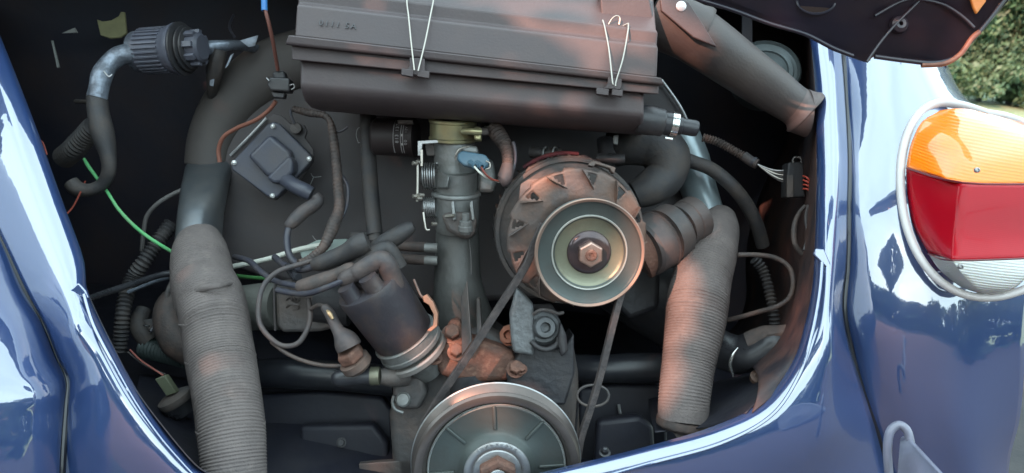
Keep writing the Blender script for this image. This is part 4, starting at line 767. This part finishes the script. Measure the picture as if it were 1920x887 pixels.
# ------------------------------------------------------------------ left side of the bay
fv = thing('fuel_vapour_valve', 'grey ribbed plastic canister lying across the top left of the bay', 'canister', P(320, 92, .86))
vx = dirn(1, .02, .18)
fb = make('barrel', B().lathe(P(262, 97, .87), vx, [(S(r, .87), S(h, .87)) for r, h in [(34, 4), (40, 6), (40, 62), (44, 70), (48, 80), (48, 84), (44, 86)]], seg=48), CANM, fv, ang=30)
make('end_cap', B().lathe(P(262, 97, .87), vx, [(S(r, .87), S(h, .87)) for r, h in [(30, -8), (37, -7), (38, -4), (38, 8)]], seg=48), TAPE, fv, ang=30)
yv = (UP-vx*UP.dot(vx)).normalized(); zv = vx.cross(yv); c0 = P(262, 97, .87)
for i in range(30):
    a = 2*math.pi*i/30; e = yv*math.cos(a)+zv*math.sin(a); make('rib', B().box(c0+vx*S(36, .87)+e*S(41, .87), vx*S(25, .87), e*S(2.2, .87), vx.cross(e)*S(1.9, .87)), CANM, fb, bevel=.0004)
for dx, r_ in ((88, 49), (97, 42), (104, 38)): make('collar', B().lathe(P(262, 97, .87), vx, [(S(r, .87), S(h, .87)) for r, h in [(r_-3, dx-2), (r_, dx-1), (r_, dx+2), (r_-3, dx+3)]], seg=48), BLACK, fv, ang=30)
make('socket', B().lathe(P(262, 97, .87), vx, [(S(r, .87), S(h, .87)) for r, h in [(26, 90), (27, 126), (22, 130)]], seg=36), CANM, fv, ang=30)
for i in range(8):
    a = 2*math.pi*i/8; e = yv*math.cos(a)+zv*math.sin(a); make('latch', B().box(c0+vx*S(112, .87)+e*S(30, .87), vx*S(13, .87), e*S(3.5, .87), vx.cross(e)*S(5.5, .87)), CANM, fv, bevel=.0006)
wh = thing('wrapped_hose', 'hose wrapped in silvery tape bending down from the grey canister on the left', 'hose', P(195, 230, .84))
make('taped_bend', T((268, 100, .86, 19), (245, 100, .855, 19), (222, 106, .85, 18), (204, 120, .845, 17), (192, 140, .84, 18), (186, 165, .838, 17), (182, 184, .837, 18), seg=26, wob=.12), TAPE, wh)
make('hose', T((182, 178, .838, 18), (184, 210, .838, 19), (192, 250, .84, 21), (202, 290, .842, 15), (204, 320, .845, 13), (192, 345, .85, 12), (168, 356, .85, 12), (145, 354, .85, 15), (133, 342, .85, 14), seg=24, wob=.1), RUB, wh)
make('tape_edge', T((195, 134, .820), (204, 144, .818), (210, 140, .82), r=2, seg=8), STEEL, wh)
c1 = make('corrugated_hose', T((176, 238, .88, 19), (158, 258, .89, 19), (138, 280, .90, 19), (120, 296, .92, 19), seg=26, rib=(.0048, .0012)), RUB); tag(c1, 'black corrugated hose going down left behind the wrapped hose', 'hose')
tl2 = thing('taped_loom', 'taped wire ends and foil flaps to the right of the grey canister', 'wiring', P(430, 95, .88))
make('loom', T((378, 92, .88, 12), (400, 88, .885, 13), (425, 84, .89, 10), (450, 84, .90, 9), (480, 90, .92, 8), seg=18, wob=.3), TAPE, tl2)
make('foil_flap', B().poly([(450, 76), (484, 66), (478, 86), (466, 88)], .885, .001), TAPE, tl2); make('loom', T((412, 92, .885, 13), (405, 120, .89, 14), (400, 150, .90, 12), (396, 180, .92, 9), seg=16, wob=.4), RUB, tl2)
make('foil_strip', B().poly([(432, 104), (438, 100), (428, 122), (422, 128)], .87, .001), TAPE, tl2); make('foil_strip', B().poly([(394, 150), (402, 148), (400, 162), (393, 160)], .87, .001), TAPE, tl2)
make('strand', T((438, 28, .95), (430, 50, .93), (440, 70, .91), r=2.4, seg=8), CABLE, tl2)
o = make('cream_tag', B().poly([(181, 36), (192, 40), (208, 38), (222, 30), (226, 22), (233, 22), (237, 62), (226, 70), (206, 72), (188, 66)], .98, .004), CREAM, bevel=.001); tag(o, 'pale yellow plastic tag on the bay wall at top left', 'tag')
o = make('metal_flap', B().poly([(116, 62), (140, 52), (145, 61)], .98, .002), mat('flap_grey', (.3, .29, .27), .5)); tag(o, 'small grey triangular metal flap at top left', 'bracket')
o = make('metal_strip', B().poly([(96, 76), (99, 76), (111, 126), (107, 127)], .98, .002), mat('strip_grey', (.3, .3, .28), .5)); tag(o, 'thin upright metal strip at the far left of the bay', 'bracket')
o = make('metal_stub', T((142, 190, .95), (166, 191, .93), r=4, seg=10, n=3), CASTD); tag(o, 'faint grey pin left of the wrapped hose', 'pin')
gw = thing('green_wire', 'bright green wire crossing the dark bay on the left', 'wire', P(250, 400, .84))
make('strand', T((158, 298, .87, 2.5), (166, 312, .865, 3.5), (182, 334, .86, 3.2), (200, 358, .855, 3), (222, 392, .85, 3.2), (250, 422, .845, 3.4), (280, 446, .84, 3.4), (325, 474, .85, 3.4), seg=10), GREEN, gw)
o = make('green_wire', T((435, 516, .88), (470, 520, .87), (505, 522, .86), r=3.5, seg=10), mat('dull_green', (.05, .17, .05), .6)); tag(o, 'short dull green wire between the left hose and the loop', 'wire')
o = make('grey_cable', T((342, 356, .90), (320, 366, .90), (295, 382, .90), (276, 404, .905), (270, 430, .91), (266, 470, .92), r=4, seg=10), mat('grey_cable', (.13, .12, .115), .6)); tag(o, 'grey cable bending down behind the green wire', 'cable')
o = make('corrugated_hose', T((322, 420, .90, 13), (300, 448, .89, 13), (270, 490, .88, 13), (250, 520, .88, 13), (238, 550, .87, 13), (230, 590, .86, 13), (226, 640, .86, 12), (224, 660, .86, 10), seg=22, rib=(.0045, .0011)), RUB); tag(o, 'black corrugated conduit hanging between the left fender and the left hose', 'hose')
o = make('black_cable', T((165, 560, .74), (200, 548, .78), (250, 532, .82), (300, 516, .85), (340, 510, .86), r=6, seg=12), RUBG); tag(o, 'black cable running from the left body flange to the hose', 'cable')
o = make('small_cable', T((240, 548, .86), (280, 532, .86), (310, 522, .86), (330, 520, .86), r=3.5, seg=10), TAPE); tag(o, 'thin shiny grey cable just under the black cable', 'cable')
sb = thing('hose_stub', 'round grey stub and clamp behind the left hose', 'pipe', P(330, 590, .86))
make('stub', T((330, 560, .87, 26), (318, 590, .86, 30), (340, 640, .85, 36), (400, 660, .86, 36), seg=30), RUBB, sb); make('ring', T((322, 530, .86), (314, 552, .855), (318, 575, .855), r=5, seg=10), CASTD, sb)
make('screw', B().lathe(P(305, 584, .85), dirn(-.3, .3, .8), [(S(8, .85), -.003), (S(8, .85), .002), (S(4, .85), .002), (S(3, .85), 0)], seg=20), STEEL, sb, ang=25)
o = make('corrugated_hose', T((270, 652, .88, 18), (310, 660, .87, 20), (350, 668, .86, 22), (400, 680, .86, 22), seg=26, rib=(.005, .001)), mat('dark_green_rubber', (.03, .042, .04), .6)); tag(o, 'dark corrugated hose lying low behind the left hose', 'hose')
ls = thing('lamp_socket', 'small olive plug hanging by two thin wires at lower left', 'plug', P(322, 735, .78))
lax = dirn(-.4, .85, .3)
make('plug', B().box(P(314, 722, .775), dirn(1, .35, 0)*S(10, .775), lax*S(20, .775), FW*S(9, .775)), mat('olive_plastic', (.13, .14, .09), .6), ls, bevel=.001)
make('disc', B().lathe(P(325, 742, .78), lax, [(S(30, .78), -.008), (S(32, .78), -.005), (S(32, .78), -.001), (S(24, .78), .001), (S(12, .78), .002)], seg=40), CASTD, ls, ang=30)
make('housing', B().lathe(P(330, 755, .785), lax, [(S(20, .78), -.014), (S(27, .78), -.006), (S(28, .78), .002)], seg=36), RUBG, ls, ang=30)
make('wire', T((244, 656, .80), (262, 674, .79), (285, 690, .78), (306, 704, .775), r=1.6, seg=6), mat('thin_red', (.3, .1, .08), .5), ls); make('wire', T((240, 660, .80), (270, 684, .79), (310, 702, .775), r=1.4, seg=6), CASTD, ls)
o = make('thin_wire', T((66, 256, .80), (80, 268, .80), (88, 290, .80), r=1.6, seg=6), RED); tag(o, 'hair thin red wire behind the left body edge, upper one', 'wire')
o = make('thin_wire', T((118, 408, .80), (138, 386, .82), (160, 340, .86), r=1.6, seg=6), RED); tag(o, 'hair thin red wire behind the left body edge, lower one', 'wire')
# ------------------------------------------------------------------ right side of the bay
fh = make('fat_hose', T((1150, 280, .86, 34), (1185, 270, .85, 40), (1225, 272, .845, 44), (1250, 296, .84, 44), (1246, 330, .835, 38), (1220, 352, .83, 34), (1190, 366, .83, 26), seg=40, n=10), RUB); tag(fh, 'fat black rubber elbow hose below the silver clamp', 'hose')
tc_ = thing('tee_fitting', 'dark plastic tee fitting above the alternator', 'fitting', P(1140, 280, .82))
make('stem', T((1134, 262, .82), (1136, 282, .815), (1142, 296, .81), r=15, seg=20), CASTB, tc_); make('branch', T((1120, 296, .81), (1150, 298, .805), (1170, 298, .805), r=9, seg=18), CASTB, tc_)
make('bracket', B().poly([(1150, 254), (1160, 252), (1158, 272), (1151, 270)], .80, .003), STEEL, tc_, bevel=.0004); make('pin', T((1152, 258, .80), (1152, 268, .80), r=3, seg=8, n=2), STEEL, tc_)
lh = make('long_hose', T((1278, 296, .86, 13), (1300, 304, .855, 13), (1335, 318, .85, 13), (1372, 348, .85, 13), (1400, 384, .86, 13), (1420, 425, .87, 13), (1430, 460, .88, 13), seg=22), RUB); tag(lh, 'long black hose arching down to the right of the right hose', 'hose')
bo_ = thing('air_bellows', 'dusty black rubber bellows between the alternator and the right hose', 'bellows', P(1265, 440, .80))
bx = (P(1330, 395, .82)-P(1215, 462, .78)).normalized()
def bel(name, x, y, d, l, m=BLACK): return make(name, B().lathe(P(x, y, d), bx, [(S(r, d), S(h, d)) for r, h in l], seg=56), m, bo_, ang=30)
BLW = mat('bellows_plastic', (.05, .045, .045), .5, 0, (.10, .07, .06), 26, .4, .7, bump=.15, bscale=200)
bel('lower_cup', 1214, 462, .80, [(52, -14), (56, -8), (57, 26), (59, 28), (59, 32), (56, 34)], BLW); bel('upper_cup', 1243, 444, .80, [(54, 0), (54, 30), (50, 36), (44, 38)], BLW); bel('neck', 1275, 425, .80, [(42, 0), (41, 20), (43, 22), (43, 44), (40, 46), (30, 46)], BLW)
make('dark_collar', T((1190, 470, .81), (1215, 455, .81), r=60, seg=40, n=2), RUST, bo_)
hw = thing('wiring_harness', 'ribbed conduit ending in loose wires and a black connector, upper right of the bay', 'wiring', P(1420, 300, .84))
make('conduit', T((1318, 258, .86), (1345, 266, .855), (1375, 282, .85), (1402, 298, .845), r=7.5, seg=18, rib=(.003, .0007)), RUBB, hw)
make('sleeve', T((1394, 292, .846), (1408, 302, .843), (1420, 308, .84), r=9.5, seg=18, n=4), BOOT, hw); make('tie', T((1411, 302, .842), (1415, 305, .841), r=10.5, seg=18, n=2), CABLE, hw)
for i in range(6): make('wire', T((1420, 308, .84), (1440, 316+i*1.8, .838), (1460, 320+i*3.6, .835), (1482, 318+i*5.4, .83), r=1.5, seg=6), [STEEL, BOOT, WIREM, BOOT, WIREM, BOOT][i], hw)
cn2 = thing('black_connector', 'black plug connector with red wires beside the right body edge', 'connector', P(1492, 335, .82))
make('housing', B().poly([(1478, 306), (1482, 304), (1506, 304), (1508, 330), (1510, 370), (1476, 370), (1476, 330)], .82, .02), BLACK, cn2, bevel=.0015); make('strip', B().poly([(1476, 328), (1488, 328), (1488, 370), (1476, 370)], .816, .004), CASTD, cn2, bevel=.0006)
make('wire_latch', T((1487, 306, .818), (1488, 296, .818), (1501, 296, .818), (1502, 306, .818), r=1.8, seg=6, n=4), BRIGHT, cn2)
for i in range(4): make('wire', T((1506, 330+i*8, .815), (1514, 334+i*7, .81), (1520, 345+i*6, .812), (1519, 372, .82), r=1.8, seg=6), mat('bright_red', (.55, .08, .05), .5) if 'bright_red' not in bpy.data.materials else bpy.data.materials['bright_red'], cn2)
lw = make('loop_wire', T((1510, 386, .80, 4), (1498, 400, .80, 4), (1489, 425, .795, 5), (1490, 455, .79, 5), (1500, 472, .79, 5), (1512, 480, .79, 4), seg=12), RUBB); tag(lw, 'brown wire loops hanging beside the right body edge', 'wire')
lw = make('loop_wire', T((1516, 384, .79), (1511, 410, .79), (1515, 440, .785), (1508, 470, .78), r=3.6, seg=10), BOOT); tag(lw, 'short brown wire nearer the right body edge, inside the loops', 'wire')
lo_ = make('hose_loop', T((1384, 478, .80), (1420, 478, .80), (1455, 484, .80), (1480, 502, .795), (1487, 530, .79), (1480, 558, .79), (1456, 575, .79), (1425, 584, .80), (1390, 594, .81), (1365, 600, .82), r=4.6, seg=12, n=10), RUBB); tag(lo_, 'thin hose in a wide loop to the right of the right ribbed hose', 'hose')
co = make('corrugated_hose', T((1414, 486, .84), (1430, 506, .84), (1442, 545, .835), (1450, 585, .83), (1453, 615, .83), r=9.5, seg=20, rib=(.0042, .001)), RUB); tag(co, 'black corrugated conduit going down inside the right loop', 'hose')
dk = thing('breather_valve', 'dark round valve with a bright crescent reflection low on the right', 'valve', P(1390, 670, .80))
make('body', T((1350, 655, .82, 34), (1390, 665, .81, 36), (1440, 650, .80, 38), (1480, 650, .80, 34), seg=32, wob=.25), RUBG, dk)
make('crescent_glint', B().tube([(1384, 652, .775, 1), (1374, 666, .774, 3.4), (1369, 685, .774, 4), (1375, 706, .775, 1.5)], seg=10, n=8), BRIGHT, dk); make('brass_end', B().lathe(P(1424, 706, .78), dirn(0, .8, .6), [(S(17, .78), -.004), (S(17, .78), 0), (S(10, .78), .001), (S(8, .78), 0)], seg=24), FANM, dk, ang=30)  # crescent of bright steel models the reflection on the valve
make('loom', T((1400, 640, .80, 16), (1430, 630, .795, 18), (1460, 625, .79, 16), (1490, 615, .785, 10), seg=20, wob=.5), RUBB, dk)
make('wire', T((1462, 660, .765), (1472, 657, .765), (1480, 652, .765), r=1.6, seg=6), mat('wire_red2', (.6, .12, .06), .5), dk); make('wire', T((1448, 680, .76), (1456, 664, .76), (1464, 650, .76), r=1.6, seg=6), CASTD, dk)
ot = thing('oil_dipstick', 'thin wire pull ring of the dipstick right of the crank pulley', 'dipstick', P(1112, 742, .75))
make('ring', T(*[(1112+30*math.cos(a), 742+20*math.sin(a), .76) for a in [i*math.pi/6 for i in range(13)]], r=2.6, seg=8, caps=False), CASTD, ot); make('rod', T((1084, 748, .765), (1080, 800, .78), (1078, 850, .79), r=2.5, seg=8), CASTB, ot)
tp = make('oil_pipe', T((1080, 690, .86, 26), (1130, 692, .85, 26), (1180, 690, .85, 28), (1240, 690, .85, 28), seg=32), mat('oily_tube', (.014, .015, .02), .35, 0, (.03, .03, .033), 30, .4, .7)); tag(tp, 'dark glossy horizontal pipe left of the right hose foot', 'pipe')
tp = make('oil_pipe', T((470, 700, .86, 26), (540, 700, .85, 28), (640, 705, .85, 28), (740, 715, .85, 28), seg=32), bpy.data.materials['oily_tube']); tag(tp, 'dark glossy horizontal pipe right of the left hose', 'pipe')
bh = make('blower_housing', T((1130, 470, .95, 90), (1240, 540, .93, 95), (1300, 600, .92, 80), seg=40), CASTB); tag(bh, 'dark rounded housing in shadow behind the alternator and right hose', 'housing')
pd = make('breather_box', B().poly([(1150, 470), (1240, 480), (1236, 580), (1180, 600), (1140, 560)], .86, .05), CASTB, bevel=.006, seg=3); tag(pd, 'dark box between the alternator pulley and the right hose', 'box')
sc = thing('tin_screw', 'small domed screw in the tin right of the crank pulley', 'screw', P(1134, 848, .72))
make('head', B().lathe(P(1134, 848, .72), dirn(0, .8, .6), [(S(11, .72), -.002), (S(11, .72), 0), (S(7, .72), .0005), (S(7, .72), .004), (S(4, .72), .006), (0, .0065)], seg=24), RUBG, sc, ang=30)
ct = thing('cylinder_tinware', 'black sheet metal cylinder cover low between the left hose and the crank pulley', 'tinware', P(600, 880, .84))
make('sheet', B().poly([(470, 742), (600, 736), (716, 745), (735, 770), (738, 960), (470, 960)], .86, .02), tinm, ct, bevel=.004, seg=3)
make('front_fold', B().poly([(560, 800), (700, 796), (726, 830), (730, 960), (566, 960)], .83, .02), tinm, ct, bevel=.005, seg=3)
make('rusty_strip', B().poly([(672, 870), (770, 862), (776, 872), (776, 900), (676, 900)], .80, .01), CASTD, ct, bevel=.001)
hexbolt('bolt', ct, 640, 830, .828, 7, CASTB, ax=dirn(0, .2, 1))
ct = thing('cylinder_tinware', 'black sheet metal cylinder cover low between crank pulley and right hose', 'tinware', P(1180, 850, .84))
make('sheet', B().poly([(1086, 730), (1150, 722), (1240, 724), (1250, 760), (1256, 950), (1080, 950)], .86, .02), tinm, ct, bevel=.004, seg=3)
make('front_fold', B().poly([(1120, 790), (1200, 780), (1226, 800), (1236, 950), (1110, 950)], .80, .02), tinm, ct, bevel=.005, seg=3)
make('pin', T((1160, 758, .85), (1163, 776, .848), r=3, seg=8, n=2), STEEL, ct)
tp_ = make('tin_shelf', B().surf([[(1228, 812, .74), (1290, 806, .735), (1345, 798, .70), (1400, 775, .66)], [(1220, 780, .80), (1300, 765, .79), (1380, 745, .76), (1440, 735, .69)], [(1215, 740, .88), (1300, 725, .87), (1400, 705, .84), (1490, 690, .76)]]), tinm, solid=.001, ang=60); tag(tp_, 'bluish black sheet metal shelf around the foot of the right hose', 'tinware')
tp_ = make('tin_shelf', B().surf([[(262, 700, .90), (320, 705, .90), (420, 715, .90)], [(262, 760, .76), (320, 770, .80), (420, 780, .84)], [(330, 862, .66), (380, 880, .70), (470, 880, .78)], [(390, 930, .66), (440, 940, .70), (500, 940, .78)]]), tinm, solid=.001, ang=60); tag(tp_, 'dark teal sheet metal shelf left of the left hose foot', 'tinware')
rp = thing('tin_clutter', 'small fittings in the shadow above the left tin shelf', 'fittings', P(290, 610, .86))
make('bracket', B().poly([(268, 600), (296, 596), (300, 610), (280, 622)], .86, .004), CASTD, rp, bevel=.001); make('wire', T((300, 570, .87), (296, 600, .86), (282, 622, .85), r=3, seg=8), CABLE, rp); make('clip', T((270, 610, .85), (280, 612, .848), r=2, seg=6, n=2), BRIGHT, rp)
make('stub', T((282, 640, .88, 20), (260, 610, .88, 18), (270, 580, .89, 14), seg=20), RUB, rp)
# added unseen leaf sheet, gaps cut where sun patches should fall
lit = [(1140, 75, .715, 95, 42), (1060, 60, .72, 60, 30), (930, 130, .705, 40, 8), (1190, 150, .70, 50, 12), (1240, 30, .78, 40, 26), (1175, 25, .74, 75, 48), (1000, 12, .75, 120, 18), (940, 205, .735, 60, 16), (1050, 205, .72, 60, 10), (1005, 350, .745, 42, 26), (1085, 330, .74, 50, 14), (950, 315, .76, 22, 40), (968, 480, .745, 20, 34), (1080, 565, .70, 45, 14), (1192, 545, .70, 14, 30), (735, 520, .73, 22, 22), (790, 570, .74, 16, 40), (1272, 560, .76, 40, 88), (1255, 700, .75, 24, 90), (1240, 480, .78, 22, 40), (845, 650, .775, 50, 28), (930, 680, .77, 30, 18), (952, 626, .79, 22, 22), (860, 745, .70, 50, 18), (1500, 600, .74, 30, 90), (1515, 225, .80, 16, 30), (1800, 100, .64, 40, 26), (1838, 8, .63, 20, 20), (1300, 60, .78, 40, 30), (655, 645, .735, 22, 18), (1400, 780, .65, 60, 16), (1105, 475, .69, 30, 20), (960, 740, .70, 60, 10), (1000, 20, .75, 60, 20), (720, 90, .70, 110, 6)]
s1 = SUN.orthogonal().normalized(); s2 = SUN.cross(s1)
lit2 = []
for x, y, d, rx, ry in lit:
    p = P(x, y, d); lit2.append((p.dot(s1), p.dot(s2), RT*S(rx, d), UP*S(ry, d)))
def is_lit(p):
    for a, b_, vx_, vy_ in lit2:
        du_, dv_ = p.dot(s1)-a, p.dot(s2)-b_; a1, a2, b1, b2 = vx_.dot(s1), vx_.dot(s2), vy_.dot(s1), vy_.dot(s2); det = a1*b2-a2*b1
        if abs(det) < 1e-9: continue
        u = (du_*b2-dv_*b1)/det; v = (a1*dv_-a2*du_)/det
        if u*u+v*v < 1: return True
    return False
rnd = random.Random(11); bq = B(); pc0 = P(900, 450, .72)
c_a, c_b = pc0.dot(s1), pc0.dot(s2)
n = 0
for _ in range(12000):
    a = c_a+rnd.uniform(-.62, .62); b_ = c_b+rnd.uniform(-.5, .5); h = 2.2+rnd.uniform(0, .4); base = s1*a+s2*b_+SUN*(pc0.dot(SUN)+h)
    if is_lit(base): continue
    s = rnd.uniform(.016, .028); t = (s1*rnd.gauss(0, 1)+s2*rnd.gauss(0, 1)+SUN*rnd.gauss(0, .35)).normalized(); w = SUN.cross(t).normalized()
    if is_lit(base+t*s*.8) or is_lit(base-t*s*.8): continue
    i = len(bq.v); bq.v += [base-t*s, base-t*s*.3+w*s*.45, base+t*s*.3+w*s*.4, base+t*s, base+t*s*.3-w*s*.4, base-t*s*.3-w*s*.45]; bq.f.append(tuple(range(i, i+6)))
o = fmake('added_leaf_screen', bq, LEAFD, org=pc0+SUN*1.3); tag(o, 'added leaf sheet behind the camera with gaps shaped for the sun patches', None, kind='stuff')
